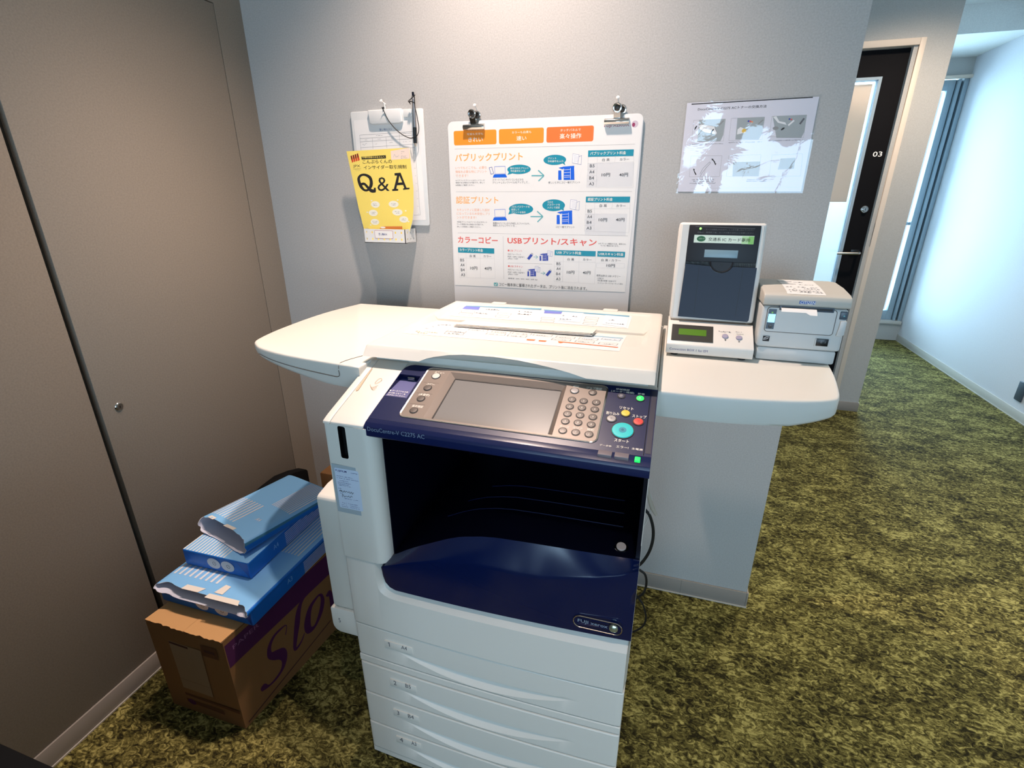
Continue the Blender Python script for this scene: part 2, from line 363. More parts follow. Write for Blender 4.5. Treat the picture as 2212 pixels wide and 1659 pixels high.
DATA = {  # printed matter, measured on its own flat surface in millimetres
 'POSTER': [
  ('R',18.8,1444.1,149.4,1481.8,5,'orange'),
  ('R',156.7,1443.8,286.9,1481.9,5,'orange'),
  ('R',294.5,1444.1,423.8,1482.1,5,'orange2'),
  ('T','写真も文字も',60.0,1469.3,109.4,5.9,'paleprint',False),
  ('T','きれい',63.7,1452.0,107.9,12.0,'paleprint',True),
  ('T','カラーも白黒も',195.0,1469.2,251.1,6.5,'paleprint',False),
  ('T','速い',208.2,1451.5,237.3,11.7,'paleprint',True),
  ('T','タッチパネルで',332.8,1469.8,389.0,6.8,'paleprint',False),
  ('T','楽々操作',331.6,1452.1,390.9,13.2,'paleprint',True),
  ('T','FUJI XEROX',450.8,1474.7,516.5,10.2,'wine',1),
  ('E',530.3,1481.6,8.5,8.3,'wineball'),
  ('E',527.2,1480.2,3.9,4.8,'wine'),
  ('L',((19.7,1434.6),(535.0,1434.0)),0.5,'grey'),
  ('L',((19.4,1318.2),(536.1,1318.0)),0.5,'grey'),
  ('L',((19.7,1199.9),(535.2,1201.7)),0.5,'grey'),
  ('L',((167.2,1193.5),(168.8,1065.8)),0.5,'grey'),
  ('L',((181.5,1114.6),(320.7,1116.6)),0.5,'grey'),
  ('T','パブリックプリント',20.2,1400.5,227.2,22.2,'orangetext',2),
  ('T','認証プリント',18.2,1284.7,153.2,20.9,'orangetext',1),
  ('T','カラーコピー',19.3,1170.2,149.8,19.7,'redtext',2),
  ('T','USBプリント/スキャン',180.9,1170.9,449.0,21.1,'redtext',2),
  ('T','いつでもどこでも、必要な',19.7,1380.2,118.9,7.2,'peachtext',0),
  ('T','情報を必要な時にプリント',19.6,1369.6,118.7,7.3,'peachtext',0),
  ('T','できます！',19.9,1358.8,59.3,7.3,'peachtext',0),
  ('T','セキュリティに配慮した設計',19.5,1263.4,125.5,7.7,'peachtext',0),
  ('T','になっているため安全にプリ',19.0,1252.8,125.3,7.7,'peachtext',0),
  ('T','ントができます！',18.9,1241.7,82.3,7.8,'peachtext',0),
  ('T','※パブリックプリントはネットワーク',19.4,1347.4,111.0,4.6,'ink',0),
  ('T','環境がある場合のみ可能です。詳しく',19.1,1341.1,110.9,4.6,'ink',0),
  ('T','は係員にご確認ください。',18.9,1334.3,78.8,4.6,'ink',0),
  ('T','※認証プリントはパソコンおよびネット',18.9,1230.0,117.1,4.9,'ink',0),
  ('T','ワーク環境がある場合のみ可能です。',18.6,1223.0,105.8,4.9,'ink',0),
  ('T','詳しくは係員にご確認ください。',18.3,1215.9,96.1,4.8,'ink',0),
  ('T','対応フォーマット',181.6,1138.8,223.5,5.0,'ink',0),
  ('T','JPEG / TIFF',181.9,1124.6,214.2,4.9,'ink',0),
  ('T','対応フォーマット',181.8,1092.4,223.7,5.1,'ink',0),
  ('T','JPEG / TIFF',182.6,1077.7,214.4,5.1,'ink',0),
  ('T','PDF / XPS / XDW /',181.6,1131.2,235.2,4.9,'ink',0),
  ('T','PDF / XPS / XDW /',182.2,1084.5,235.6,5.0,'ink',0),
  ('T','解像度  200 / 300 / 400 / 600 dpi',182.5,1065.6,275.9,5.1,'ink',0),
  ('T','※オプション機能のため、提供され',454.0,1176.9,531.4,4.6,'ink',0),
  ('T','ていない場合があります。',460.1,1171.4,511.9,4.7,'ink',0),
  ('T','USB2.0',457.3,1078.4,474.5,4.8,'ink',0),
  ('T','対応最大容量 128GB まで',457.7,1072.2,511.9,4.8,'ink',0),
  ('T','コンピューターでフォーマット済み',458.1,1065.2,530.8,4.8,'ink',0),
  ('T','スマートフォンやパソコンなどから',135.7,1347.6,229.2,5.8,'ink',0),
  ('T','プリントしたいファイルをアップして…',135.6,1340.2,248.3,5.8,'ink',0),
  ('T','欲しいときにコピー機でプリント',302.9,1339.2,393.2,5.7,'ink',0),
  ('T','設置のパソコンから作成したファイルや、',135.4,1227.2,250.0,6.2,'ink',0),
  ('T','検索したウェブサイトを…',135.3,1220.5,209.9,6.3,'ink',0),
  ('T','コピー機でプリント',328.1,1219.6,383.4,6.0,'ink',0),
  ('T','使用出来る USB メモリー',453.9,1085.7,523.0,6.3,'ink',0),
  ('T','●USB プリント',181.6,1148.8,227.0,6.4,'redtext',0),
  ('T','●USB スキャン',182.3,1102.0,228.9,6.6,'redtext',0),
  ('E',216.0,1377.5,34.9,12.4,'teal'),
  ('P',((186.4,1372.1),(196.1,1366.9),(181.8,1363.3)),'teal'),
  ('E',319.6,1400.3,32.2,13.0,'teal'),
  ('P',((339.4,1393.1),(346.5,1396.3),(350.2,1385.5)),'teal'),
  ('E',222.7,1270.8,36.9,14.8,'teal'),
  ('P',((188.1,1265.9),(199.9,1258.9),(183.3,1255.2)),'teal'),
  ('E',319.8,1281.5,33.2,15.9,'teal'),
  ('P',((339.9,1272.3),(349.1,1277.5),(350.2,1266.5)),'teal'),
  ('T','発行されたプリント',189.5,1377.8,244.8,5.4,'paleprint',0),
  ('T','予約番号をメモ',190.3,1370.5,234.3,5.3,'paleprint',0),
  ('T','プリント',299.4,1402.0,324.3,5.1,'paleprint',0),
  ('T','予約番号を入力',299.6,1394.2,343.7,5.2,'paleprint',0),
  ('T','ＩDとパスワードを',194.0,1274.3,249.1,5.7,'paleprint',0),
  ('T','設定して',193.2,1266.4,217.6,5.7,'paleprint',0),
  ('T','プリントを指示',193.2,1259.0,236.8,5.7,'paleprint',0),
  ('T','ＩDと',302.3,1287.5,318.1,5.6,'paleprint',0),
  ('T','パスワードを',301.4,1280.3,338.5,5.5,'paleprint',0),
  ('T','入力して認証',301.6,1272.7,338.0,5.5,'paleprint',0),
  ('L',((253.3,1360.5),(287.8,1360.2)),3.2,'aqua'),
  ('L',((272.6,1374.4),(289.7,1360.2),(273.9,1346.2)),3.2,'aqua'),
  ('L',((251.7,1250.1),(287.2,1250.5)),3.2,'aqua'),
  ('L',((271.6,1265.2),(289.1,1250.5),(272.9,1235.4)),3.2,'aqua'),
  ('L',((262.4,1135.2),(275.0,1135.7)),1.2,'aqua'),
  ('L',((269.4,1140.3),(275.8,1135.7),(269.6,1130.6)),1.2,'aqua'),
  ('L',((285.9,1088.4),(298.2,1088.9)),1.2,'aqua'),
  ('L',((292.5,1093.6),(299.0,1088.9),(292.8,1083.7)),1.2,'aqua'),
  ('L',((142.6,1385.6),(174.9,1386.2),(175.9,1366.5),(143.5,1366.2),(142.6,1385.6)),0.8,'printblue'),
  ('P',((140.3,1364.8),(175.9,1365.1),(180.6,1356.9),(136.7,1356.6)),'printblue'),
  ('L',((140.9,1268.5),(174.2,1269.8),(175.3,1248.9),(141.9,1247.9),(140.9,1268.5)),0.8,'printblue'),
  ('P',((138.6,1246.4),(175.3,1247.5),(180.0,1238.9),(134.8,1237.6)),'printblue'),
  ('L',((126.0,1383.2),(134.3,1384.7),(139.6,1367.6),(131.3,1365.6),(126.0,1383.2)),1.2,'inkblue'),
  ('P',((330.6,1373.0),(339.0,1373.2),(340.6,1348.7),(331.1,1348.8)),'printblue'),
  ('P',((346.0,1380.9),(374.7,1383.1),(377.0,1348.4),(346.5,1348.6)),'printblue'),
  ('P',((330.8,1379.9),(345.9,1382.9),(374.7,1384.4),(375.5,1381.8),(346.1,1378.3),(342.6,1375.8)),'printblue'),
  ('L',((347.0,1374.4),(363.6,1375.1)),1,'white'),
  ('L',((347.2,1367.1),(363.9,1367.9)),1,'white'),
  ('L',((347.5,1359.6),(364.2,1360.4)),1,'white'),
  ('L',((347.7,1355.2),(364.3,1356.1)),1,'white'),
  ('L',((364.8,1379.0),(366.1,1349.8)),1,'white'),
  ('L',((379.1,1405.3),(394.8,1409.8),(394.1,1387.4),(379.1,1389.9),(379.1,1405.3)),0.5,'inkblue'),
  ('P',((369.8,1414.5),(387.2,1412.2),(384.8,1389.1),(369.0,1392.0)),'white'),
  ('L',((369.8,1414.5),(387.2,1412.2),(384.8,1389.1),(369.0,1392.0),(369.8,1414.5)),0.5,'inkblue'),
  ('L',((372.5,1409.9),(384.6,1408.4)),0.3,'inkblue'),
  ('L',((372.6,1406.4),(384.8,1404.9)),0.3,'inkblue'),
  ('L',((372.8,1402.9),(384.9,1401.4)),0.3,'inkblue'),
  ('L',((372.9,1399.3),(385.1,1397.8)),0.3,'inkblue'),
  ('L',((373.1,1395.8),(385.3,1394.3)),0.3,'inkblue'),
  ('P',((330.0,1255.2),(338.3,1255.6),(339.9,1230.4),(330.4,1230.2)),'printblue'),
  ('P',((345.3,1263.7),(374.0,1266.7),(376.3,1230.9),(345.8,1230.5)),'printblue'),
  ('P',((330.1,1262.3),(345.2,1265.8),(374.0,1268.0),(374.8,1265.3),(345.4,1261.0),(341.9,1258.3)),'printblue'),
  ('L',((346.3,1257.0),(362.9,1258.2)),0.97,'white'),
  ('L',((346.5,1249.6),(363.2,1250.8)),0.97,'white'),
  ('L',((346.8,1241.8),(363.5,1243.0)),0.97,'white'),
  ('L',((347.0,1237.3),(363.6,1238.6)),0.97,'white'),
  ('L',((364.1,1262.2),(365.4,1232.1)),0.97,'white'),
  ('L',((378.2,1287.3),(394.4,1292.4),(393.7,1268.5),(378.2,1270.8),(378.2,1287.3)),0.5,'inkblue'),
  ('P',((368.6,1296.8),(386.6,1294.8),(384.1,1270.2),(367.8,1272.8)),'white'),
  ('L',((368.6,1296.8),(386.6,1294.8),(384.1,1270.2),(367.8,1272.8),(368.6,1296.8)),0.5,'inkblue'),
  ('L',((371.4,1292.0),(383.9,1290.7)),0.3,'inkblue'),
  ('L',((371.5,1288.3),(384.1,1286.9)),0.3,'inkblue'),
  ('L',((371.7,1284.5),(384.2,1283.2)),0.3,'inkblue'),
  ('L',((371.9,1280.7),(384.4,1279.4)),0.3,'inkblue'),
  ('L',((372.0,1277.0),(384.6,1275.7)),0.3,'inkblue'),
  ('P',((281.5,1139.4),(286.3,1139.8),(287.1,1125.1),(281.6,1124.9)),'inkblue'),
  ('P',((290.4,1144.7),(307.0,1146.7),(307.9,1125.9),(290.4,1125.3)),'inkblue'),
  ('P',((281.7,1143.6),(290.4,1145.8),(306.9,1147.5),(307.4,1146.0),(290.4,1143.1),(288.4,1141.4)),'inkblue'),
  ('L',((290.9,1140.7),(300.5,1141.6)),0.53,'white'),
  ('L',((291.0,1136.4),(300.6,1137.3)),0.53,'white'),
  ('L',((291.1,1131.8),(300.7,1132.7)),0.53,'white'),
  ('L',((291.2,1129.3),(300.7,1130.2)),0.53,'white'),
  ('L',((301.2,1144.0),(301.7,1126.4)),0.53,'white'),
  ('L',((311.1,1149.4),(320.6,1152.8),(319.9,1138.5),(310.9,1139.7),(311.1,1149.4)),0.5,'inkblue'),
  ('P',((305.6,1155.0),(316.1,1154.1),(314.3,1139.4),(304.9,1140.7)),'white'),
  ('L',((305.6,1155.0),(316.1,1154.1),(314.3,1139.4),(304.9,1140.7),(305.6,1155.0)),0.5,'inkblue'),
  ('L',((307.1,1152.2),(314.4,1151.6)),0.3,'inkblue'),
  ('L',((307.2,1149.9),(314.5,1149.3)),0.3,'inkblue'),
  ('L',((307.3,1147.7),(314.6,1147.1)),0.3,'inkblue'),
  ('L',((307.3,1145.5),(314.6,1144.9)),0.3,'inkblue'),
  ('L',((307.4,1143.2),(314.7,1142.6)),0.3,'inkblue'),
  ('P',((244.3,1092.2),(249.2,1092.6),(249.8,1077.6),(244.2,1077.3)),'inkblue'),
  ('P',((253.4,1097.7),(270.4,1100.0),(271.2,1078.5),(253.2,1077.7)),'inkblue'),
  ('P',((244.5,1096.5),(253.4,1098.9),(270.4,1100.8),(270.8,1099.2),(253.4,1096.1),(251.3,1094.4)),'inkblue'),
  ('L',((253.9,1093.6),(263.7,1094.7)),0.53,'white'),
  ('L',((254.0,1089.2),(263.8,1090.2)),0.53,'white'),
  ('L',((254.0,1084.5),(263.8,1085.5)),0.53,'white'),
  ('L',((254.1,1081.8),(263.9,1082.9)),0.53,'white'),
  ('L',((264.5,1097.1),(264.8,1079.0)),0.53,'white'),
  ('L',((273.4,1102.4),(283.2,1105.9),(282.4,1091.2),(273.2,1092.3),(273.4,1102.4)),0.5,'inkblue'),
  ('P',((267.9,1108.0),(278.6,1107.2),(276.7,1092.0),(267.0,1093.3)),'white'),
  ('L',((267.9,1108.0),(278.6,1107.2),(276.7,1092.0),(267.0,1093.3),(267.9,1108.0)),0.5,'inkblue'),
  ('L',((269.4,1105.1),(276.9,1104.6)),0.3,'inkblue'),
  ('L',((269.5,1102.8),(277.0,1102.3)),0.3,'inkblue'),
  ('L',((269.5,1100.5),(277.0,1100.0)),0.3,'inkblue'),
  ('L',((269.6,1098.2),(277.0,1097.7)),0.3,'inkblue'),
  ('L',((269.6,1095.9),(277.1,1095.4)),0.3,'inkblue'),
  ('P',((242.4,1130.1),(253.5,1144.3),(260.3,1140.0),(249.3,1126.1)),'inkblue'),
  ('P',((254.3,1145.1),(257.0,1147.8),(262.2,1144.2),(260.3,1140.8)),'printgrey'),
  ('P',((301.1,1084.1),(311.8,1098.2),(319.0,1094.7),(307.6,1079.8)),'inkblue'),
  ('P',((312.6,1099.0),(314.5,1101.3),(320.1,1098.2),(319.0,1095.5)),'printgrey'),
  ('R',411.8,1406.2,532.8,1421.9,0,'teal'),
  ('T','パブリックプリント料金',417.5,1410.2,513.0,8.2,'paleprint',1),
  ('T','白 黒',450.8,1394.6,470.7,6.9,'ink',0),
  ('T','カラー',497.6,1395.2,522.3,6.2,'ink',0),
  ('T','B5',418.2,1379.7,431.1,7.8,'ink',0),
  ('T','A4',417.6,1364.5,431.3,7.8,'ink',0),
  ('T','B4',418.1,1349.1,431.2,7.9,'ink',0),
  ('T','A3',418.2,1334.0,431.7,7.9,'ink',0),
  ('T','10円',451.8,1356.0,474.4,9.0,'ink',1),
  ('T','40円',499.3,1355.6,522.4,9.0,'ink',1),
  ('L',((411.3,1389.3),(436.5,1389.6)),0.35,'printgrey'),
  ('L',((411.4,1374.2),(436.7,1374.5)),0.35,'printgrey'),
  ('L',((411.8,1359.5),(437.2,1359.6)),0.35,'printgrey'),
  ('L',((412.3,1344.8),(437.8,1344.6)),0.35,'printgrey'),
  ('L',((412.4,1328.9),(538.3,1327.4)),0.35,'printgrey'),
  ('L',((437.3,1405.1),(438.7,1328.8)),0.35,'printgrey'),
  ('L',((486.1,1404.8),(484.7,1390.6)),0.35,'printgrey'),
  ('L',((412.6,1405.3),(412.4,1328.9)),0.35,'printgrey'),
  ('L',((438.9,1390.8),(534.7,1391.4)),0.35,'printgrey'),
  ('L',((533.8,1405.4),(538.3,1327.4)),0.35,'printgrey'),
  ('R',411.8,1289.9,532.8,1304.9,0,'teal'),
  ('T','認証プリント料金',417.1,1293.6,486.0,8.3,'paleprint',1),
  ('T','白 黒',451.0,1277.5,471.0,7.5,'ink',0),
  ('T','カラー',496.7,1278.0,522.4,6.6,'ink',0),
  ('T','B5',418.1,1262.5,430.7,7.8,'ink',0),
  ('T','A4',417.8,1247.7,431.2,7.9,'ink',0),
  ('T','B4',417.8,1232.5,431.0,8.0,'ink',0),
  ('T','A3',417.6,1216.9,431.5,8.1,'ink',0),
  ('T','10円',450.9,1239.1,474.2,9.2,'ink',1),
  ('T','40円',498.7,1240.1,522.3,9.1,'ink',1),
  ('L',((411.7,1272.1),(437.0,1272.9)),0.35,'printgrey'),
  ('L',((411.8,1257.4),(437.1,1257.9)),0.35,'printgrey'),
  ('L',((411.8,1242.5),(437.3,1243.2)),0.35,'printgrey'),
  ('L',((411.9,1227.6),(437.4,1228.0)),0.35,'printgrey'),
  ('L',((411.9,1212.8),(537.2,1211.0)),0.35,'printgrey'),
  ('L',((437.5,1288.2),(439.1,1212.0)),0.35,'printgrey'),
  ('L',((485.7,1288.3),(485.3,1274.3)),0.35,'printgrey'),
  ('L',((412.0,1288.1),(411.9,1212.8)),0.35,'printgrey'),
  ('L',((437.0,1272.9),(534.1,1274.9)),0.35,'printgrey'),
  ('L',((533.6,1290.2),(537.2,1211.0)),0.35,'printgrey'),
  ('R',18.8,1141.2,138.4,1156.8,0,'teal'),
  ('T','カラープリント料金',23.8,1145.0,101.6,9.3,'paleprint',1),
  ('T','白 黒',57.7,1127.8,77.0,7.8,'ink',0),
  ('T','カラー',103.3,1129.0,128.5,7.0,'ink',0),
  ('T','B5',24.8,1114.0,38.2,8.2,'ink',0),
  ('T','A4',25.0,1099.0,38.5,8.4,'ink',0),
  ('T','B4',25.7,1083.9,38.8,8.4,'ink',0),
  ('T','A3',25.5,1068.7,39.1,8.4,'ink',0),
  ('T','10円',57.7,1089.8,81.5,9.9,'ink',1),
  ('T','40円',105.4,1090.5,128.3,9.8,'ink',1),
  ('L',((20.0,1124.5),(138.1,1126.9)),0.35,'printgrey'),
  ('L',((20.6,1108.7),(44.1,1109.2)),0.35,'printgrey'),
  ('L',((20.4,1093.6),(44.0,1094.1)),0.35,'printgrey'),
  ('L',((20.2,1078.4),(44.3,1079.0)),0.35,'printgrey'),
  ('L',((20.5,1063.9),(140.6,1066.1)),0.35,'printgrey'),
  ('L',((45.2,1140.2),(45.1,1064.2)),0.35,'printgrey'),
  ('L',((92.2,1140.5),(91.1,1065.1)),0.35,'printgrey'),
  ('L',((19.3,1139.4),(20.5,1063.9)),0.35,'printgrey'),
  ('L',((138.3,1141.1),(140.6,1066.1)),0.35,'printgrey'),
  ('R',326.8,1143.0,447.8,1157.6,0,'teal'),
  ('T','USB プリント料金',332.7,1146.7,406.2,8.4,'paleprint',1),
  ('T','白 黒',366.0,1128.7,385.9,7.3,'ink',0),
  ('T','カラー',412.0,1129.7,437.1,6.5,'ink',0),
  ('T','B5',333.7,1114.5,345.7,7.9,'ink',0),
  ('T','A4',333.8,1100.0,346.2,7.8,'ink',0),
  ('T','B4',333.5,1084.8,346.0,7.9,'ink',0),
  ('T','A3',333.5,1069.6,346.5,8.0,'ink',0),
  ('T','10円',365.6,1090.0,388.0,9.3,'ink',1),
  ('T','40円',413.2,1090.9,435.9,9.3,'ink',1),
  ('L',((327.5,1124.4),(448.5,1126.5)),0.35,'printgrey'),
  ('L',((327.6,1109.8),(351.3,1110.3)),0.35,'printgrey'),
  ('L',((327.6,1095.1),(351.8,1095.3)),0.35,'printgrey'),
  ('L',((327.7,1079.9),(352.0,1080.2)),0.35,'printgrey'),
  ('L',((327.7,1066.1),(449.8,1064.3)),0.35,'printgrey'),
  ('L',((353.2,1142.3),(353.7,1065.8)),0.35,'printgrey'),
  ('L',((400.4,1142.0),(401.8,1065.8)),0.35,'printgrey'),
  ('L',((327.0,1141.4),(327.7,1066.1)),0.35,'printgrey'),
  ('L',((448.2,1142.8),(449.8,1064.3)),0.35,'printgrey'),
  ('R',452.8,1143.0,531.0,1158.2,0,'teal'),
  ('T','USBスキャン料金',456.9,1146.7,526.7,8.2,'paleprint',1),
  ('T','白 黒 / カラー',464.9,1130.0,520.4,7.2,'ink',0),
  ('T','10円',481.0,1114.3,504.9,8.7,'ink',1),
  ('L',((452.3,1124.4),(531.6,1125.9),(531.9,1112.9),(452.7,1111.3),(452.3,1124.4)),0.35,'printgrey'),
  ('R',135.7,1043.3,148.9,1053.3,2,'aqua'),
  ('T','✓',138.2,1044.5,146.2,7.2,'paleprint',1),
  ('T','コピー機本体に蓄積されたデータは、プリント後に消去されます。',152.6,1043.9,428.1,10.2,'ink2',0),
 ],
 'SHEET': [
  ('L',((14.6,-7.1),(285.8,-4.8)),2.2,'ink2'),
  ('T','DocuCentre-V C2275 ACトナーの交換方法',31.3,-22.2,188.7,6.4,'ink2',1),
  ('P',((37.3,-43.1),(99.2,-43.1),(99.2,-79.5),(94.2,-92.9),(39.2,-93.1)),'drawgrey'),
  ('L',((24.3,-43.6),(99.2,-43.1),(101.2,-93.1),(25.9,-92.7),(24.3,-43.6)),0.4,'grey'),
  ('P',((126.6,-42.6),(188.0,-42.4),(188.3,-78.9),(182.1,-91.8),(129.0,-90.2)),'drawgrey'),
  ('L',((112.7,-42.3),(188.0,-42.4),(190.4,-92.0),(113.9,-92.3),(112.7,-42.3)),0.4,'grey'),
  ('P',((205.7,-41.5),(279.6,-41.4),(281.0,-78.6),(277.0,-90.9),(222.0,-89.3)),'drawgrey'),
  ('L',((204.1,-41.4),(279.6,-41.4),(281.7,-90.6),(205.1,-85.9),(204.1,-41.4)),0.4,'grey'),
  ('L',((27.5,-125.8),(102.9,-126.5),(103.4,-175.5),(29.6,-175.6),(27.5,-125.8)),0.4,'grey'),
  ('L',((118.9,-127.1),(193.4,-125.8),(196.4,-175.6),(119.8,-175.7),(118.9,-127.1)),0.4,'grey'),
  ('L',((218.6,-127.2),(286.7,-126.1),(291.2,-176.5),(220.2,-176.7),(218.6,-127.2)),0.4,'grey'),
  ('P',((131.5,-142.3),(194.3,-141.7),(195.5,-175.2),(134.6,-175.8)),'drawgrey'),
  ('P',((239.8,-135.9),(272.2,-134.8),(273.4,-159.6),(237.5,-160.8)),'drawgrey'),
  ('P',((38.1,-55.9),(42.9,-52.8),(75.8,-58.9),(78.4,-65.6),(83.8,-73.2),(82.7,-78.1),(68.5,-75.2),(54.1,-72.2),(40.9,-64.3)),'white'),
  ('L',((38.1,-55.9),(42.9,-52.8),(75.8,-58.9),(78.4,-65.6),(83.8,-73.2),(82.7,-78.1),(68.5,-75.2),(54.1,-72.2),(40.9,-64.3),(38.1,-55.9)),0.5,'ink2'),
  ('L',((44.7,-59.5),(65.3,-64.3),(74.1,-65.4)),0.4,'grey'),
  ('V',((33.8,-56.6,2.4),(30.8,-60.7,3.1),(29.1,-65.3,1.7)),'ink2'),
  ('V',((75.4,-64.7,1.6),(71.9,-68.7,3.1),(70.2,-72.8,2.3),(70.0,-76.6,5.1)),'ink2'),
  ('L',((85.8,-56.8),(95.5,-46.5)),3,'grey'),
  ('L',((175.8,-57.5),(185.8,-48.3)),3,'grey'),
  ('L',((268.3,-60.8),(275.4,-48.6)),4,'ink3'),
  ('P',((130.6,-67.3),(136.7,-62.6),(145.6,-66.2),(150.2,-74.5),(138.9,-77.4),(130.7,-78.8)),'white'),
  ('E',146.0,-71.1,5.0,4.6,'yellow'),
  ('L',((149.8,-66.3),(162.0,-53.8)),0.7,'white'),
  ('E',153.1,-50.0,2.3,2.0,'inkblue'),
  ('E',157.4,-50.8,2.3,2.0,'redtext'),
  ('E',161.7,-52.2,1.7,1.6,'orange'),
  ('E',243.9,-48.9,2.2,1.8,'inkblue'),
  ('E',248.1,-50.0,2.2,1.8,'redtext'),
  ('P',((206.8,-42.8),(213.8,-41.5),(222.2,-52.9),(235.5,-55.7),(239.7,-61.4),(219.5,-55.9)),'white'),
  ('P',((242.1,-61.5),(253.0,-50.9),(255.8,-53.3),(245.0,-64.0)),'white'),
  ('V',((236.3,-67.6,2.4),(232.4,-69.9,4.2),(229.1,-72.5,1.3)),'ink2'),
  ('E',216.7,-67.8,6.5,4.0,'grey'),
  ('V',((37.2,-156.4,0.7),(41.9,-165.2,2.4),(45.7,-170.9,2.4)),'ink2'),
  ('P',((37.1,-159.9),(38.0,-155.5),(41.7,-159.2)),'ink2'),
  ('V',((79.7,-133.7,1.7),(85.8,-139.8,2.5),(90.1,-147.6,1.7)),'ink2'),
  ('P',((78.2,-132.8),(83.3,-133.7),(80.6,-137.6)),'ink2'),
  ('P',((87.4,-145.0),(92.0,-144.2),(90.2,-148.8)),'ink2'),
  ('L',((55.0,-168.8),(61.2,-154.9),(75.3,-140.5),(77.5,-143.1),(65.3,-158.5),(58.6,-168.9),(56.6,-175.0)),0.5,'ink2'),
  ('L',((68.8,-151.6),(65.3,-165.5),(63.7,-174.2)),0.4,'grey'),
  ('S',19.6,-99.7,101.2,2.7,'ink3'),
  ('S',113.9,-97.9,190.5,2.6,'ink3'),
  ('S',206.8,-96.0,284.2,2.5,'ink3'),
  ('S',36.9,-183.5,91.7,2.9,'ink3'),
  ('S',41.0,-187.7,90.5,2.8,'ink3'),
  ('S',32.5,-192.3,96.4,2.8,'ink3'),
  ('S',168.1,-184.6,216.3,2.8,'ink3'),
  ('S',169.5,-188.2,215.2,2.8,'ink3'),
  ('L',((36.6,-204.2),(299.1,-201.9)),0.3,'printgrey'),
 ],
 'CLIPBOARD': [
  ('INFO','cord',((59.0,1549.2),(61.1,1537.1),(72.2,1515.8),(90.1,1495.1),(106.1,1481.9),(123.7,1471.8),(139.0,1466.6),(152.1,1466.2),(162.6,1468.5),(169.6,1474.6),(173.8,1488.1),(173.0,1503.7),(169.6,1526.5),(166.3,1543.0),(165.2,1553.2),(161.7,1557.4),(149.9,1561.0)),((165.8,1552.2),(165.5,1570.3),(165.3,1573.8)),((168.8,1575.7),(153.4,1565.4),(148.7,1561.5),(151.8,1552.8))),
  ('T','落し物リスト',33.2,1489.9,76.3,6.4,'inkblue2',0),
  ('L',((-36.6,1480.4),(147.7,1484.8),(146.8,1432.7)),0.5,'ink3'),
  ('L',((-36.6,1480.4),(-36.5,1436.9)),0.5,'ink3'),
  ('L',((-37.1,1470.9),(147.6,1475.3)),0.5,'ink3'),
  ('L',((-36.1,1462.1),(147.5,1465.8)),0.5,'ink3'),
  ('L',((-37.5,1445.8),(146.9,1450.9)),0.5,'ink3'),
  ('L',((6.6,1471.5),(5.9,1441.4)),0.5,'ink3'),
  ('L',((53.7,1472.3),(53.4,1442.5)),0.5,'ink3'),
  ('L',((99.0,1483.7),(98.5,1442.5)),0.5,'ink3'),
  ('L',((121.0,1440.8),(146.9,1441.8)),0.5,'ink3'),
  ('L',((147.7,1482.4),(151.6,1251.4)),0.5,'ink3'),
  ('L',((140.2,1427.0),(145.6,1427.2)),0.4,'ink3'),
  ('L',((140.8,1406.1),(146.0,1406.4)),0.4,'ink3'),
  ('L',((141.3,1385.0),(146.4,1385.3)),0.4,'ink3'),
  ('L',((141.9,1363.8),(146.8,1364.1)),0.4,'ink3'),
  ('L',((142.5,1342.3),(147.2,1342.6)),0.4,'ink3'),
  ('L',((143.1,1320.6),(147.6,1320.9)),0.4,'ink3'),
  ('L',((143.7,1298.6),(148.1,1299.0)),0.4,'ink3'),
  ('L',((144.2,1276.5),(148.5,1276.9)),0.4,'ink3'),
  ('L',((144.8,1254.1),(148.9,1254.5)),0.4,'ink3'),
  ('L',((112.0,1250.2),(151.6,1251.4)),0.5,'ink3'),
  ('S',21.0,1477.2,42.1,2.2,'ink3'),
  ('S',103.2,1479.8,143.4,2.2,'ink3'),
  ('S',-19.6,1466.3,-11.2,2.0,'ink3'),
  ('S',24.6,1467.3,35.6,1.9,'ink3'),
  ('S',70.2,1468.7,81.6,1.9,'ink3'),
  ('S',110.6,1457.9,122.5,1.5,'ink3'),
  ('S',131.1,1458.3,136.4,1.6,'ink3'),
  ('V',((-30.2,1453.3,0.5),(-27.2,1455.5,0.7),(-23.4,1452.1,0.6),(-18.7,1456.3,0.6),(-13.0,1457.3,0.5)),'grey'),
  ('V',((15.0,1454.9,0.5),(17.7,1453.7,0.5),(21.4,1456.4,0.5)),'grey'),
  ('V',((63.6,1456.3,0.4),(70.5,1457.8,0.6),(75.8,1457.1,0.4)),'grey'),
 ],
 'BROCHURE': [
  ('P',((-41.6,1420.4),(-36.4,1422.0),(-32.8,1405.0),(-38.3,1401.0)),'jpxred'),
  ('P',((-41.6,1420.4),(-37.3,1421.5),(-35.8,1413.1),(-40.0,1408.4)),'jpxdark'),
  ('P',((-34.1,1422.2),(-28.9,1423.8),(-25.4,1406.3),(-30.8,1402.5)),'jpxred'),
  ('P',((-34.1,1422.2),(-29.9,1423.3),(-28.4,1414.6),(-32.6,1409.9)),'jpxdark'),
  ('P',((-26.7,1424.0),(-21.5,1425.6),(-18.0,1407.6),(-23.4,1404.0)),'jpxred'),
  ('P',((-26.7,1424.0),(-22.5,1425.1),(-21.0,1416.0),(-25.2,1411.3)),'jpxdark'),
  ('P',((-19.3,1425.8),(-14.2,1427.4),(-10.7,1408.9),(-16.1,1405.4)),'jpxred'),
  ('P',((-19.3,1425.8),(-15.1,1426.9),(-13.6,1417.5),(-17.8,1412.8)),'jpxdark'),
  ('T','JPX',-35.9,1386.7,-11.4,8.9,'ink2',0),
  ('L',((-37.4,1383.5),(-9.0,1385.3)),0.4,'ink2'),
  ('S',-31.9,1382.4,-11.5,1.1,'ink3'),
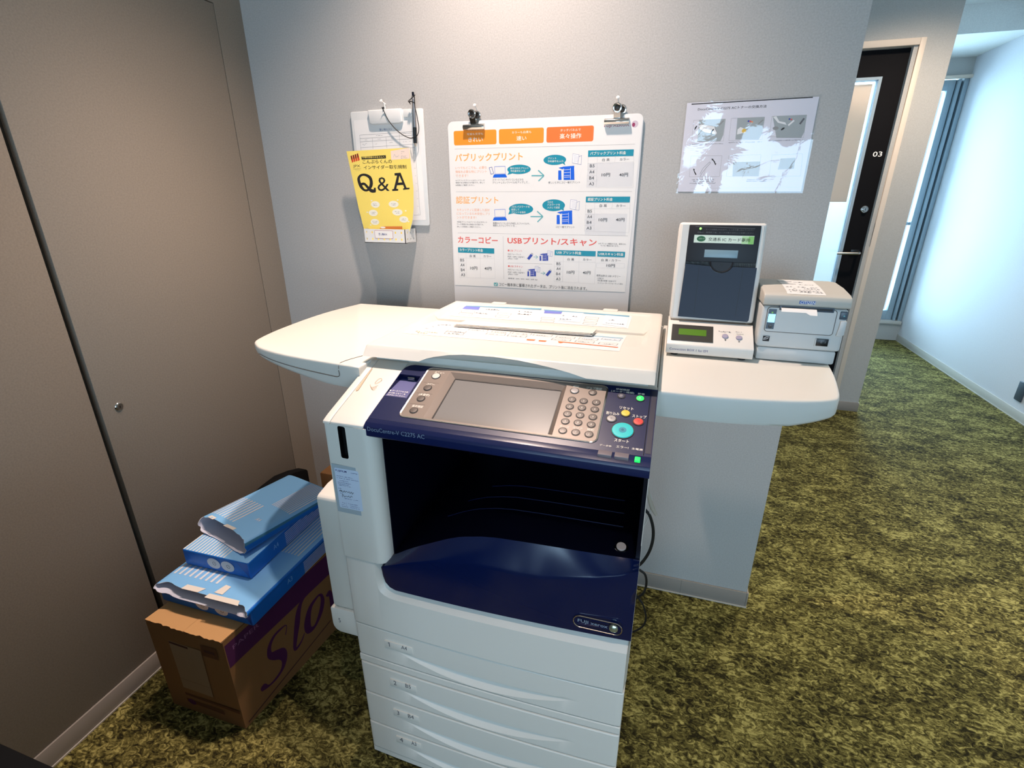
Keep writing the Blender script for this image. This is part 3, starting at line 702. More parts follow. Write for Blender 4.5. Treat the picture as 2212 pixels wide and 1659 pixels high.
  ('S',-31.2,1379.5,-11.9,1.1,'ink3'),
  ('P',((-3.8,1417.8),(79.8,1420.0),(79.5,1411.5),(-3.7,1409.9)),'ink2'),
  ('T','市場利用者のみなさんへ',-1.6,1413.0,75.5,5.2,'brochure',1),
  ('T','こんぷらくんの',-1.3,1397.7,98.1,10.9,'ink2',1),
  ('T','インサイダー取引規制',0.6,1382.2,145.3,11.0,'ink2',1),
  ('T','&',41.7,1320.5,82.8,39.4,'ink2',0),
  ('QRING',((3.8,1370.3),(21.9,1362.9),(27.4,1348.3),(24.2,1333.8),(10.4,1321.9),(-4.6,1320.1),(-19.2,1330.3),(-25.6,1346.9),(-24.6,1359.7),(-13.3,1368.7)),((0.8,1364.0),(13.5,1357.5),(16.7,1346.6),(12.9,1333.8),(7.7,1327.4),(-2.7,1326.2),(-10.6,1335.8),(-15.8,1348.7),(-15.8,1357.8),(-9.5,1363.2)),'ink2'),
  ('V',((-16.9,1339.5,6.9),(-3.1,1341.3,7.4),(9.1,1330.2,8.6),(19.4,1321.8,10.2),(33.9,1320.9,8.2)),'ink2'),
  ('P',((28.9,1330.1),(35.7,1330.4),(35.3,1319.0),(28.1,1318.7)),'ink2'),
  ('P',((104.0,1370.6),(124.6,1371.6),(140.9,1329.6),(151.0,1329.9),(150.6,1325.6),(128.9,1323.9),(129.3,1328.2),(133.0,1328.6),(130.2,1337.7),(109.5,1336.9),(106.0,1327.0),(112.5,1326.5),(112.0,1321.6),(91.6,1320.7),(92.1,1325.8),(97.6,1326.5),(112.0,1363.8),(103.8,1364.2)),'ink2'),
  ('P',((114.1,1344.1),(127.6,1344.9),(119.6,1363.7)),'brochure'),
  ('P',((97.0,1430.9),(158.9,1438.5),(158.6,1409.4),(96.8,1407.1)),'notepink'),
  ('V',((105.6,1413.9,0.5),(108.9,1421.6,0.7),(113.5,1413.8,0.6),(117.0,1417.2,0.6),(118.9,1414.5,0.5),(123.6,1419.6,0.4)),'grey'),
  ('S',129.5,1427.5,145.5,2.4,'ink3'),
  ('S',129.8,1422.5,141.2,2.5,'ink3'),
  ('S',129.9,1415.6,146.6,2.4,'ink3'),
  ('S',129.5,1410.7,150.4,2.4,'ink3'),
  ('E',28.9,1281.9,15.3,9.7,'bubble'),
  ('E',17.2,1293.1,3.2,1.8,'bubble'),
  ('S',20.3,1282.6,37.6,2.7,'inkblue2'),
  ('S',21.6,1278.5,35.3,2.6,'inkblue2'),
  ('E',18.8,1256.9,15.9,9.5,'bubble'),
  ('E',-2.1,1259.0,3.2,1.9,'bubble'),
  ('S',10.1,1257.7,27.6,2.6,'inkblue2'),
  ('S',11.5,1253.5,25.3,2.6,'inkblue2'),
  ('E',21.7,1230.2,15.1,9.2,'bubble'),
  ('E',5.5,1221.1,3.2,1.9,'bubble'),
  ('S',13.0,1231.0,30.6,2.6,'inkblue2'),
  ('S',14.4,1226.7,28.3,2.7,'inkblue2'),
  ('E',92.8,1283.1,17.2,9.6,'bubble'),
  ('E',107.8,1294.8,3.1,1.8,'bubble'),
  ('S',84.4,1283.8,101.3,2.6,'inkblue2'),
  ('S',85.8,1279.8,99.2,2.5,'inkblue2'),
  ('E',103.5,1259.9,17.6,9.7,'bubble'),
  ('E',132.5,1264.2,3.0,1.9,'bubble'),
  ('S',95.1,1260.7,112.0,2.6,'inkblue2'),
  ('S',96.4,1256.5,109.8,2.5,'inkblue2'),
  ('E',123.7,1239.1,15.4,9.4,'bubble'),
  ('E',139.7,1233.1,3.1,1.9,'bubble'),
  ('S',115.3,1239.8,132.2,2.7,'inkblue2'),
  ('S',116.7,1235.8,130.1,2.7,'inkblue2'),
  ('P',((35.4,1210.5),(44.1,1217.4),(116.4,1218.6),(116.7,1210.0),(75.2,1209.9)),'desk'),
  ('E',48.3,1214.0,9.2,2.7,'white'),
 ],
 'HOLDER': [
  ('T','落し物BOX',49.2,1192.4,79.0,7.2,'inkblue2',1),
 ],
 'HOLDERBACK': [
 ],
 'LIDTOP': [
  ('P',((54.2,-52.0),(98.8,-48.9),(105.4,-79.0),(57.2,-79.2)),'violetprint'),
  ('P',((281.1,-36.9),(330.6,-38.5),(332.3,-65.1),(287.0,-69.5)),'violetprint'),
  ('P',((54.4,-44.3),(270.0,-28.9),(271.4,-37.0),(55.7,-51.5)),'tealprint'),
  ('P',((277.9,-32.2),(507.0,-39.2),(507.5,-51.7),(279.3,-41.7)),'tealprint'),
  ('P',((331.4,-42.4),(388.6,-42.6),(393.9,-131.3),(337.7,-126.9)),'pap2'),
  ('P',((445.9,-47.5),(506.7,-52.0),(508.2,-147.5),(448.6,-132.1)),'pap2'),
  ('L',((62.7,-96.3),(101.2,-97.2),(105.2,-114.0),(67.2,-113.2),(62.7,-96.3)),1.0,'grey'),
  ('L',((64.8,-116.7),(102.8,-117.4),(106.7,-133.7),(69.2,-133.1),(64.8,-116.7)),1.0,'grey'),
  ('L',((166.6,-92.6),(203.6,-93.5),(206.3,-110.0),(169.8,-109.2),(166.6,-92.6)),1.0,'grey'),
  ('L',((169.3,-118.6),(205.6,-119.4),(208.3,-135.3),(172.4,-134.7),(169.3,-118.6)),1.0,'grey'),
  ('L',((290.5,-107.7),(325.2,-108.5),(326.5,-124.2),(292.2,-123.6),(290.5,-107.7)),1.0,'grey'),
  ('L',((295.0,-131.4),(329.0,-132.0),(330.2,-147.2),(296.5,-146.7),(295.0,-131.4)),1.0,'grey'),
  ('L',((399.6,-74.5),(433.4,-75.6),(433.4,-91.7),(400.0,-90.7),(399.6,-74.5)),1.0,'grey'),
  ('L',((400.8,-99.1),(434.0,-100.0),(434.0,-115.6),(401.2,-114.8),(400.8,-99.1)),1.0,'grey'),
  ('L',((402.6,-126.3),(435.1,-127.0),(435.1,-141.9),(402.9,-141.4),(402.6,-126.3)),1.0,'grey'),
  ('S',107.5,-115.2,144.4,9.8,'ink'),
  ('S',123.0,-72.0,161.6,10.3,'ink'),
  ('S',216.4,-71.7,253.5,10.1,'ink'),
  ('S',221.0,-96.2,256.7,9.9,'ink'),
  ('S',339.1,-84.3,378.2,9.8,'ink'),
  ('S',339.2,-116.0,368.0,9.2,'ink'),
  ('S',455.1,-94.9,474.1,9.4,'ink'),
  ('S',456.1,-124.2,501.0,9.0,'ink'),
  ('S',68.7,-251.7,96.7,12.2,'ink'),
  ('S',66.4,-262.9,77.4,8.0,'ink'),
  ('S',61.1,-290.9,72.0,7.6,'ink'),
  ('S',59.1,-320.9,70.9,7.2,'ink'),
  ('S',56.5,-355.2,111.5,7.7,'gold'),
  ('S',65.6,-366.4,92.1,7.5,'gold'),
  ('L',((120.2,-313.3),(164.6,-312.9),(169.9,-335.7),(124.8,-335.9),(120.2,-313.3)),1.2,'grey'),
  ('S',131.2,-331.5,160.1,6.1,'ink'),
  ('L',((157.3,-270.7),(202.4,-270.7),(207.1,-294.9),(161.3,-294.6),(157.3,-270.7)),1.2,'grey'),
  ('S',167.9,-290.2,197.2,6.4,'ink'),
  ('L',((215.7,-273.9),(259.5,-273.9),(263.0,-297.6),(218.6,-297.4),(215.7,-273.9)),1.2,'grey'),
  ('S',225.1,-293.0,253.6,6.3,'ink'),
  ('L',((266.1,-273.9),(308.8,-273.8),(311.3,-297.3),(268.0,-297.1),(266.1,-273.9)),1.2,'grey'),
  ('S',274.5,-292.8,302.4,6.3,'ink'),
  ('L',((214.0,-306.7),(256.7,-306.3),(260.2,-328.9),(216.8,-329.0),(214.0,-306.7)),1.2,'grey'),
  ('S',223.2,-324.7,251.1,6.0,'ink'),
  ('L',((265.1,-308.6),(306.8,-308.2),(309.3,-330.4),(267.0,-330.5),(265.1,-308.6)),1.2,'grey'),
  ('S',273.4,-326.2,300.5,5.9,'ink'),
  ('L',((315.2,-273.9),(357.0,-273.8),(358.6,-297.0),(316.2,-296.8),(315.2,-273.9)),1.2,'grey'),
  ('S',322.7,-292.5,350.0,6.2,'ink'),
  ('L',((368.9,-276.9),(409.5,-276.8),(410.1,-299.6),(368.9,-299.4),(368.9,-276.9)),1.2,'grey'),
  ('S',375.4,-295.2,402.0,6.1,'ink'),
  ('L',((366.5,-310.2),(406.0,-309.8),(406.7,-331.4),(366.5,-331.6),(366.5,-310.2)),1.2,'grey'),
  ('S',372.8,-327.4,398.7,5.8,'ink'),
  ('L',((420.2,-275.4),(459.8,-275.3),(459.5,-297.9),(419.3,-297.7),(420.2,-275.4)),1.2,'grey'),
  ('S',425.8,-293.5,451.7,6.0,'ink'),
  ('L',((418.3,-312.2),(456.8,-311.8),(456.5,-333.1),(417.5,-333.2),(418.3,-312.2)),1.2,'grey'),
  ('S',423.8,-329.1,449.0,5.6,'ink'),
  ('L',((468.0,-256.1),(507.3,-256.3),(506.0,-279.3),(466.2,-278.9),(468.0,-256.1)),1.2,'grey'),
  ('S',472.8,-274.7,498.6,6.1,'ink'),
  ('L',((468.7,-314.2),(506.1,-313.8),(505.0,-334.7),(467.0,-334.9),(468.7,-314.2)),1.2,'grey'),
  ('S',473.3,-330.9,497.8,5.6,'ink'),
  ('L',((123.3,-332.4),(167.0,-331.8),(172.2,-353.9),(127.8,-354.3),(123.3,-332.4)),1.2,'grey'),
  ('S',134.0,-349.9,162.5,5.9,'ink'),
  ('P',((427.3,-244.6),(459.2,-244.6),(457.4,-346.8),(418.7,-346.3)),'pap2'),
  ('P',((459.2,-244.6),(510.0,-248.0),(509.5,-346.9),(459.4,-344.6)),'pap2'),
  ('P',((441.0,-237.5),(510.3,-238.5),(510.0,-248.0),(442.4,-246.8)),'tealprint'),
  ('P',((316.1,-343.5),(335.0,-342.0),(334.3,-351.0),(318.1,-353.3)),'orange2'),
  ('P',((342.8,-344.0),(359.7,-343.2),(359.0,-352.0),(344.3,-353.0)),'orange2'),
  ('P',((383.8,-340.1),(509.5,-346.9),(509.0,-351.8),(385.0,-345.7)),'orange2'),
  ('E',390.6,-346.5,4.8,6.3,'orange2'),
 ],
 'PANEL': [
  ('KEY','menu_key',175.2,-33.4,7.8),
  ('KEY','copy_key',173.2,-70.1,7.1),
  ('KEY','unset_key',173.0,-101.4,6.9),
  ('KEY','setup_key',173.2,-133.9,6.7),
  ('KEY','auth_key',450.5,-32.6,6.9),
  ('KEY','job_key',483.4,-32.1,6.3),
  ('KEY','meter_key',534.1,-31.9,5.7),
  ('KEY','saver_key',566.7,-33.3,6.5),
  ('KEY','interrupt_key',524.6,-92.3,7.4),
  ('KEY','reset_key',546.1,-75.1,7.3),
  ('KEY','stop_key',568.8,-91.7,8.0),
  ('KEY','start_key',546.0,-116.5,17.5),
  ('NUM','1',450.3,-56.6),
  ('NUM','2',471.4,-57.1),
  ('NUM','3',493.7,-57.2),
  ('NUM','4',450.0,-75.4),
  ('NUM','5',471.4,-75.2),
  ('NUM','6',493.9,-75.2),
  ('NUM','7',449.8,-94.3),
  ('NUM','8',471.6,-93.9),
  ('NUM','9',493.6,-94.5),
  ('NUM','*',449.7,-113.0),
  ('NUM','0',471.4,-112.4),
  ('NUM','#',493.8,-113.0),
  ('NUM','-',449.8,-135.3),
  ('NUM','C',471.7,-135.4),
  ('NUM','△',493.8,-135.8),
  ('T','メニュー',167.6,-25.3,188.4,6.6,'paleprint',1),
  ('T','コピー',166.4,-61.8,183.0,6.2,'paleprint',1),
  ('T','(未登録)',163.8,-93.7,185.6,7.5,'paleprint',1),
  ('T','設定確認',164.7,-125.2,186.4,6.3,'paleprint',1),
  ('T','認証',445.8,-22.6,456.5,5.4,'paleprint',1),
  ('T','ジョブ確認',470.1,-23.1,498.1,6.8,'paleprint',1),
  ('T','機械確認',522.7,-16.6,546.7,5.3,'paleprint',1),
  ('T','(メーター確認)',514.6,-23.8,555.3,6.0,'paleprint',1),
  ('T','節電',561.5,-23.4,573.4,5.2,'paleprint',1),
  ('T','リセット',534.8,-65.6,558.0,7.6,'paleprint',1),
  ('T','割り込み',514.0,-82.2,536.2,7.5,'paleprint',1),
  ('T','ストップ',557.5,-82.2,581.2,7.4,'paleprint',1),
  ('T','スタート',535.4,-143.1,558.6,7.2,'paleprint',1),
  ('T','ポーズ',442.0,-128.0,458.7,5.2,'paleprint',1),
  ('T','クリア',464.7,-127.3,481.3,5.0,'paleprint',1),
  ('T','短縮',489.0,-127.3,500.4,5.7,'paleprint',1),
  ('T','データ中',514.1,-156.9,532.6,4.2,'paleprint',1),
  ('T','エラー!',540.2,-155.8,559.5,4.8,'paleprint',1),
  ('T','主電源',564.3,-155.3,581.4,4.2,'paleprint',1),
  ('L',((157.8,-55.1),(189.6,-53.7)),0.4,'ink2'),
  ('L',((157.3,-86.6),(189.5,-85.6)),0.4,'ink2'),
  ('L',((157.2,-117.4),(187.9,-116.3)),0.4,'ink2'),
  ('T','● データアクセス中',100.4,-90.0,139.3,4.2,'paleprint',1),
  ('T','は USB メモリーを',101.3,-96.2,137.1,4.1,'paleprint',1),
  ('T','抜かないでください。',101.5,-102.2,139.9,4.1,'paleprint',1),
 ],
 'LIP': [
  ('T','DocuCentre-V C2275 AC',104.4,914.4,217.3,8.2,'silverprint',0),
 ],
 'LABEL': [
  ('T','FUJIFILM',13.7,817.1,38.1,5.2,'inkblue2',1),
  ('S',47.3,818.5,61.4,2.5,'inkblue2'),
  ('S',14.3,807.7,49.3,2.0,'inkblue2'),
  ('S',14.3,803.5,61.8,1.9,'inkblue2'),
  ('S',15.9,798.0,39.7,2.1,'inkblue2'),
  ('S',15.8,794.0,44.1,2.1,'inkblue2'),
  ('S',15.8,790.4,39.6,2.0,'inkblue2'),
  ('S',16.9,787.3,43.2,2.1,'inkblue2'),
  ('S',14.8,780.1,21.3,2.1,'inkblue2'),
  ('S',14.8,769.6,23.4,2.1,'inkblue2'),
  ('S',23.8,758.8,59.7,2.0,'inkblue2'),
  ('S',16.2,748.0,53.4,2.0,'inkblue2'),
  ('S',17.1,743.5,28.8,2.1,'inkblue2'),
  ('S',35.9,743.6,57.7,2.1,'inkblue2'),
  ('S',17.0,739.4,31.2,2.0,'inkblue2'),
  ('S',35.3,739.8,57.3,2.0,'inkblue2'),
  ('V',((15.9,773.7,0.9),(18.9,777.3,1.1),(19.9,773.4,0.8),(21.3,776.7,0.8),(23.8,773.2,0.9),(27.3,776.8,0.9),(28.5,774.0,0.8),(32.3,776.8,0.8),(35.0,774.3,0.8),(38.3,776.9,0.8),(39.8,773.2,0.8),(43.3,776.9,0.8),(44.7,772.6,0.8),(47.7,776.7,0.8)),'ink2'),
  ('V',((21.2,761.5,0.8),(22.1,767.8,1.0),(24.4,766.2,0.8),(25.4,762.9,0.9),(29.7,765.2,0.8),(33.6,764.5,0.9),(36.0,766.9,0.8),(38.5,763.4,0.8),(41.5,767.5,0.8),(44.2,765.5,0.8)),'ink2'),
 ],
 'READER': [
  ('R',32.7,167.8,152.5,184.1,0,'greenwhite'),
  ('R',128.9,167.1,152.4,183.2,0,'greenfade2'),
  ('R',141.8,166.8,152.4,182.9,0,'greenfade'),
  ('E',47.4,176.1,8.9,5.8,'deepgreen'),
  ('T','交通系',62.0,171.8,87.6,7.5,'ink2',1),
  ('T','IC カード専用',90.5,171.5,144.7,7.4,'ink2',1),
  ('T','ICカード',43.0,175.2,54.2,2.4,'paleprint',0),
  ('L',((33.3,201.4),(151.6,198.6)),0.4,'grey'),
  ('T','・カードは固定されるまで、しっかり差し込んでください',51.8,194.1,149.8,3.3,'dimprint',0),
  ('T','起動中・精算終了後、カードの取り忘れにご注意ください',38.4,188.0,150.0,3.0,'dimprint',0),
  ('P',((88.3,125.4),(96.8,125.4),(93.1,117.6)),'black2'),
 ],
 'CBOX': [
  ('S',105.7,46.2,131.1,4.0,'ink3'),
  ('S',140.7,48.7,153.7,2.8,'ink3'),
  ('S',137.6,43.0,156.6,2.8,'ink3'),
  ('P',((117.7,23.9),(122.0,23.9),(119.7,19.9)),'ink2'),
  ('P',((145.9,22.6),(149.3,21.0),(145.6,18.6)),'ink2'),
 ],
 'CBOXF': [
  ('T','Connection BOX 1 for EM',7.8,8.7,86.1,5.0,'inkblue2',0),
 ],
 'RP': [
  ('T','CITIZEN',66.3,124.2,93.1,5.9,'white',1),
  ('T','O',116.9,46.5,119.9,4.1,'grey',0),
  ('T','I',124.9,46.7,126.2,4.1,'grey',0),
  ('V',((11.5,47.7,0.7),(15.7,50.7,1.2),(21.4,51.9,0.7)),'white'),
  ('V',((11.2,45.7,1.2),(18.5,47.6,1.0),(20.5,49.8,0.8)),'white'),
 ],
 'RPTOP': [
  ('L',((68.6,224.5),(101.9,225.0)),4,'ink3'),
  ('L',((63.6,176.4),(97.0,180.3)),4,'ink3'),
  ('L',((58.5,125.6),(91.4,129.7)),4,'ink3'),
  ('S',105.4,218.7,131.1,12.0,'ink3'),
  ('S',97.6,167.9,130.4,11.2,'ink3'),
  ('S',94.3,120.8,125.9,10.4,'ink3'),
  ('S',55.9,73.3,119.9,9.7,'ink3'),
  ('S',64.4,52.1,117.8,9.3,'ink3'),
  ('S',49.1,29.1,110.9,9.1,'ink3'),
  ('S',53.6,14.3,111.4,8.8,'ink3'),
  ('S',44.8,3.9,78.4,8.7,'ink3'),
  ('S',78.4,1.0,109.5,8.6,'ink3'),
 ],
 'DRW': [
  ('T','1',84.6,393.6,89.2,11.8,'ink3',0),
  ('T','A4',115.6,396.1,129.5,10.8,'ink3',0),
  ('T','2',86.4,278.6,93.2,12.7,'ink3',0),
  ('T','B5',115.8,281.1,129.5,11.6,'ink3',0),
  ('T','3',85.9,181.8,91.8,13.5,'ink3',0),
  ('T','B4',114.3,183.4,128.9,12.3,'ink3',0),
  ('T','4',84.5,89.6,93.5,14.3,'ink3',0),
  ('T','A3',115.5,92.0,128.7,13.1,'ink3',0),
 ],
 'FLAP5': [
  ('T','5',20.0,400.8,25.7,12.2,'ink3',0),
 ],
 'BADGE': [
  ('T','FUJI xerox',18.2,588.6,71.6,9.0,'silverprint',1),
  ('E',81.8,594.9,6.6,7.5,'silverball'),
 ],
 'CSIDE': [
  ('V',((167.7,156.6,3.2),(175.7,183.6,2.7),(153.6,189.0,7.2),(131.0,185.8,9.5),(113.4,168.2,12.6),(109.4,143.0,16.0),(124.5,126.7,26.2),(143.4,111.3,30.4),(148.6,86.8,20.5),(136.3,62.5,12.0),(111.6,52.7,8.5),(86.9,54.1,6.6),(71.3,66.0,19.5),(63.3,70.4,6.4)),'purple'),
  ('V',((228.4,102.1,2.9),(212.4,85.0,6.5),(191.8,78.5,8.9),(188.2,89.4,12.0),(196.1,115.8,15.7),(209.7,153.5,20.8),(221.0,186.6,19.0),(234.1,207.9,13.6),(249.9,217.0,8.4),(264.7,216.2,3.6)),'purple'),
  ('V',((299.3,179.6,7.2),(264.9,166.0,16.3),(245.7,128.7,25.4),(245.6,97.2,22.2),(268.2,89.0,11.3),(295.8,112.4,17.1),(311.6,144.0,17.0),(311.0,171.0,9.0),(299.3,179.6,7.2)),'purple'),
  ('V',((331.9,147.0,15.4),(343.4,154.7,11.6),(347.4,133.2,15.7),(345.6,91.1,16.0)),'purple'),
  ('T','PAPER',20.8,257.1,99.3,12.2,'palepurple',0),
  ('L',((10.8,10.9),(330.1,52.2)),4,'brown'),
 ],
 'CFRONT': [
 ],
 'CTOP': [
 ],
}

# ================================================================ setting
YD, XD, XC, YE, CE = 1.974, 2.572, 3.481, 4.0, 2.50
m = MB(); m.box(-.9, 3.6, -4.5, 4.3, -.05, 0, 'carpet'); struct(m.build('floor'))
m = MB(); m.box(-.9, 3.6, -4.5, 3.26, CE, CE + .06, 'ceiling_paint'); struct(m.build('ceiling'))
m = MB(); m.box(XD, 3.6, 3.26, 4.15, 2.33, CE + .06, 'ceiling_paint'); struct(m.build('trim_1'))          # dropped soffit over the corridor end
m = MB(); m.box(0, 1.684, 0, .11, 0, CE, 'wall_paint'); struct(m.build('wall_back'))
# left wall with two closet leaves
m = MB(); m.box(-.12, -.018, -4.5, .11, 0, CE, 'gap_dark'); m.box(-.05, 0, -4.5, .11, 1.822, CE, 'leaf_paint_dimmed'); m.box(-.05, 0, -.1035, .11, 0, 1.822, 'leaf_paint_dimmed')
m.box(-.05, 0, -4.5, -2.0, 0, 1.822, 'leaf_paint_dimmed'); struct(m.build('wall_left'))
m = MB(); m.box(-.03, 0, -.7045, -.105, .0615, 1.8195, 'leaf_paint_dimmed', .0015); d1 = struct(m.build('door_1'))
m = MB(); m.cyl((-.001, -.661, .800), (1, 0, 0), .0105, .004, 'chrome', 20, .0015); m.cyl((.003, -.661, .800), (1, 0, 0), .007, .0015, 'steel', 16); m.box(.0043, .0049, -.662, -.660, .797, .803, 'black2'); m.build('lock', d1, label='small round key lock')
m = MB(); m.box(-.03, 0, -2.0, -.7195, .0615, 1.8195, 'leaf_paint_dimmed', .0015); struct(m.build('door_2'))
m = MB(); m.box(-.03, .004, -4.3, -.0, 0, .0605, 'baseboard', .002); m.box(-.03, .0065, -4.3, -.0, .0, .004, 'basewhite'); struct(m.build('baseboard_left'))
m = MB(); m.box(.004, 1.684, -.006, 0, 0, .0605, 'baseboard', .0015); m.box(1.684, 1.690, -.006, .116, 0, .0605, 'baseboard', .0015); m.box(.0065, 1.690, -.009, 0, 0, .004, 'basewhite'); m.box(1.475, 1.4757, -.0066, -.005, .002, .060, 'seam'); struct(m.build('baseboard_back'))
# wall with the office door
m = MB()
m.box(0, 1.52, YD, YD + .1, 0, CE, 'wall_paint'); m.box(2.40, XD, YD, YD + .1, 0, CE, 'wall_paint'); m.box(1.52, 2.40, YD, YD + .1, 2.03, CE, 'wall_paint'); struct(m.build('wall_far'))
m = MB(); m.box(2.446, XD + .006, YD - .007, YD, 0, .0605, 'baseboard', .0015); m.box(XD, XD + .006, YD, YE, 0, .0605, 'baseboard', .0015); struct(m.build('baseboard_far'))
m = MB(); m.box(XD - .1, XD, YD + .1, YE, 0, CE, 'wall_paint'); struct(m.build('wall_corridor'))
m = MB(); m.box(XC, XC + .1, -4.5, 4.3, 0, CE + .1, 'wall_pale'); struct(m.build('wall_right'))
m = MB(); m.box(XC - .006, XC, -4.4, YE, 0, .0605, 'basewhite', .0015); m.box(XC - .009, XC, -4.4, YE, 0, .004, 'basewhite'); struct(m.build('baseboard_right'))
m = MB(); m.box(XD, 3.6, YE, YE + .15, 0, .16, 'wall_paint'); m.box(XD, 3.6, YE, YE + .15, 2.2, CE, 'wall_paint'); m.box(3.45, 3.6, YE + .02, YE + .15, .16, 2.2, 'alu'); m.box(XD - .1, XD + .05, YE, YE + .15, .16, 2.2, 'alu'); struct(m.build('wall_end'))
m = MB(); m.box(XD, XC, YE - .035, YE, 2.18, 2.203, 'frame_cream', .002); struct(m.build('trim_2'))
# corridor window
m = MB()
for x0, x1, y in ((3.352, 3.398, .027), (3.406, 3.426, .0), (3.446, 3.478, .005), (XD + .02, XD + .07, .027)): m.box(x0, x1, YE + y, YE + .1, .19, 2.18, 'alu', .002)
m.box(3.426, 3.446, YE + .06, YE + .1, .19, 2.18, 'alu_dark'); m.box(3.398, 3.406, YE + .05, YE + .1, .19, 2.18, 'alu_dark')
m.box(XD, 3.40, YE + .03, YE + .1, 2.105, 2.18, 'alu', .002); m.box(XD, 3.40, YE + .03, YE + .1, .19, .275, 'alu', .002); w1 = struct(m.build('window_1'))
m = MB(); m.box(XD + .07, 3.352, YE + .06, YE + .066, .275, 2.105, 'glass'); m.build('pane', w1)
m = MB(); m.box(XD, XC - .01, YE - .03, YE + .1, .16, .19, 'basewhite', .003); m.build('sill', w1)
m = MB(); m.box(XD + .07, 3.352, YE + .05, YE + .08, 1.05, 1.075, 'alu', .002); m.build('rail', w1)
# rear wall with the daylight windows behind the camera
m = MB()
for b in ((-.9, .65, 0, CE), (1.2, 1.65, 0, CE), (3.25, 3.6, 0, CE), (.65, 1.2, 0, .38), (.65, 1.2, 1.82, CE), (1.65, 3.25, 0, .38), (1.65, 3.25, 1.82, CE)): m.box(b[0], b[1], -4.3, -4.2, b[2], b[3], 'wall_paint')
struct(m.build('wall_rear'))
for k, (a, c) in enumerate(((1.65, 3.25), (.65, 1.2))):
    m = MB()
    for b in [(a, a + .04, .38, 1.82), (c - .04, c, .38, 1.82), (a, c, .38, .42), (a, c, 1.78, 1.82)] + ([(2.32, 2.40, .38, 1.82)] if k == 0 else []): m.box(b[0], b[1], -4.27, -4.22, b[2], b[3], 'alu')
    struct(m.build('window_%d' % (2 + k)))
# small office behind the door
m = MB(); m.box(.9, 1.0, YD + .1, 4.1, 0, CE, 'wall_pale'); m.box(1.0, XD - .1, 4.0, 4.1, 0, CE, 'wall_pale'); struct(m.build('wall_office'))
# office door
m = MB()
m.box(1.56, 2.296, YD + .03, YD + .07, 0, .20, 'door_black')
m.plate([(1.50, .012), (2.419, .012), (2.419, 2.017), (1.50, 2.017)], [[(1.66, .30), (2.298, .30), (2.298, 1.893), (1.66, 1.893)]], lambda a, b, d: (a, YD + .05 - d, b), -.02, .02, 'door_black')
d3 = struct(m.build('door_3'))
m = MB()
for b in ((2.420, 2.446, 0, 2.052), (1.475, 1.50, 0, 2.052), (1.50, 2.420, 2.02, 2.052)): m.box(b[0], b[1], YD - .012, YD + .1, b[2], b[3], 'frame_cream', .003)
m.build('door_frame', d3, label='cream painted door frame')
m = MB()
for b in ((2.283, 2.298, .30, 1.893), (1.66, 1.675, .30, 1.893), (1.675, 2.283, 1.880, 1.893), (1.675, 2.283, .30, .315)): m.box(b[0], b[1], YD + .024, YD + .076, b[2], b[3], 'alu')
m.build('glazing_bead', d3)
m = MB(); m.box(1.675, 2.283, YD + .047, YD + .053, .315, 1.88, 'glass'); m.build('pane', d3)
m = MB(); m.box(1.68, 2.268, YD + .056, YD + .060, 1.268, 1.866, 'blind_beige'); m.build('film', d3, label='beige film on the upper part of the glass')
m = MB(); m.art([('T', '03', 2338, 1505, 2383, 26, 'white', 1)], planeY(YD + .03)); m.build('number_sign', d3, label='white number 03')
m = MB(); m.cyl((2.361, YD + .032, 1.229), (0, -1, 0), .020, .008, 'steel', 24, .003); m.cyl((2.361, YD + .024, 1.229), (0, -1, 0), .013, .010, 'steel', 24, .002); m.box(2.3595, 2.3625, YD + .0125, YD + .016, 1.223, 1.235, 'black2'); m.build('lock', d3, label='round steel lock cylinder')
m = MB(); m.box(2.338, 2.384, YD + .022, YD + .032, .972, 1.006, 'black_plastic', .002); m.tube([(2.372, YD + .03, .990), (2.372, YD - .02, .990), (2.366, YD - .03, .990), (2.35, YD - .032, .989), (2.256, YD - .03, .986)], .0075, 'steel', 10); m.build('handle', d3, label='steel lever handle')
m = MB(); m.box(2.408, 2.424, YD + .018, YD + .032, .955, 1.04, 'black_plastic', .002); m.build('latch_plate', d3)
# floor-level outlet on the right wall
m = MB(); m.box(XC - .008, XC, 2.13, 2.20, .11, .23, 'printer_slate', .004); tag(m.build('outlet_cover'), 'small grey outlet cover low on the white corridor wall', 'outlet')

# ================================================================ photocopier
YF = -.79
def bulge(x): return .008 * max(0, 1 - ((x - 1.03) / .29) ** 2)
cp = thing('photocopier', 'large white and navy blue photocopier standing before the grey wall', 'photocopier', (1.03, -.46, 0))
m = MB(); m.box(.742, 1.321, -.774, -.135, .028, .60, 'copier_white', .004); m.box(.742, 1.321, -.344, -.135, .60, .905, 'copier_white'); m.box(.743, 1.320, -.7755, -.773, .030, .436, 'gap_dark'); m.box(.76, 1.30, -.75, -.15, .0, .03, 'black_plastic')  # dark plate paints the shade into the gaps between drawers
m.box(1.3226, 1.3242, -.735, -.14, .45, .905, 'copier_white'); m.build('cabinet', cp)
m = MB(); m.box(.742, 1.321, -.615, -.135, .905, .9845, 'copier_white', .004)
m.prism([(-.61, .9845), (-.634, .979), (-.634, .93), (-.61, .93)], 'x', .824, 1.322, 'copier_white'); m.build('scanner_body', cp)
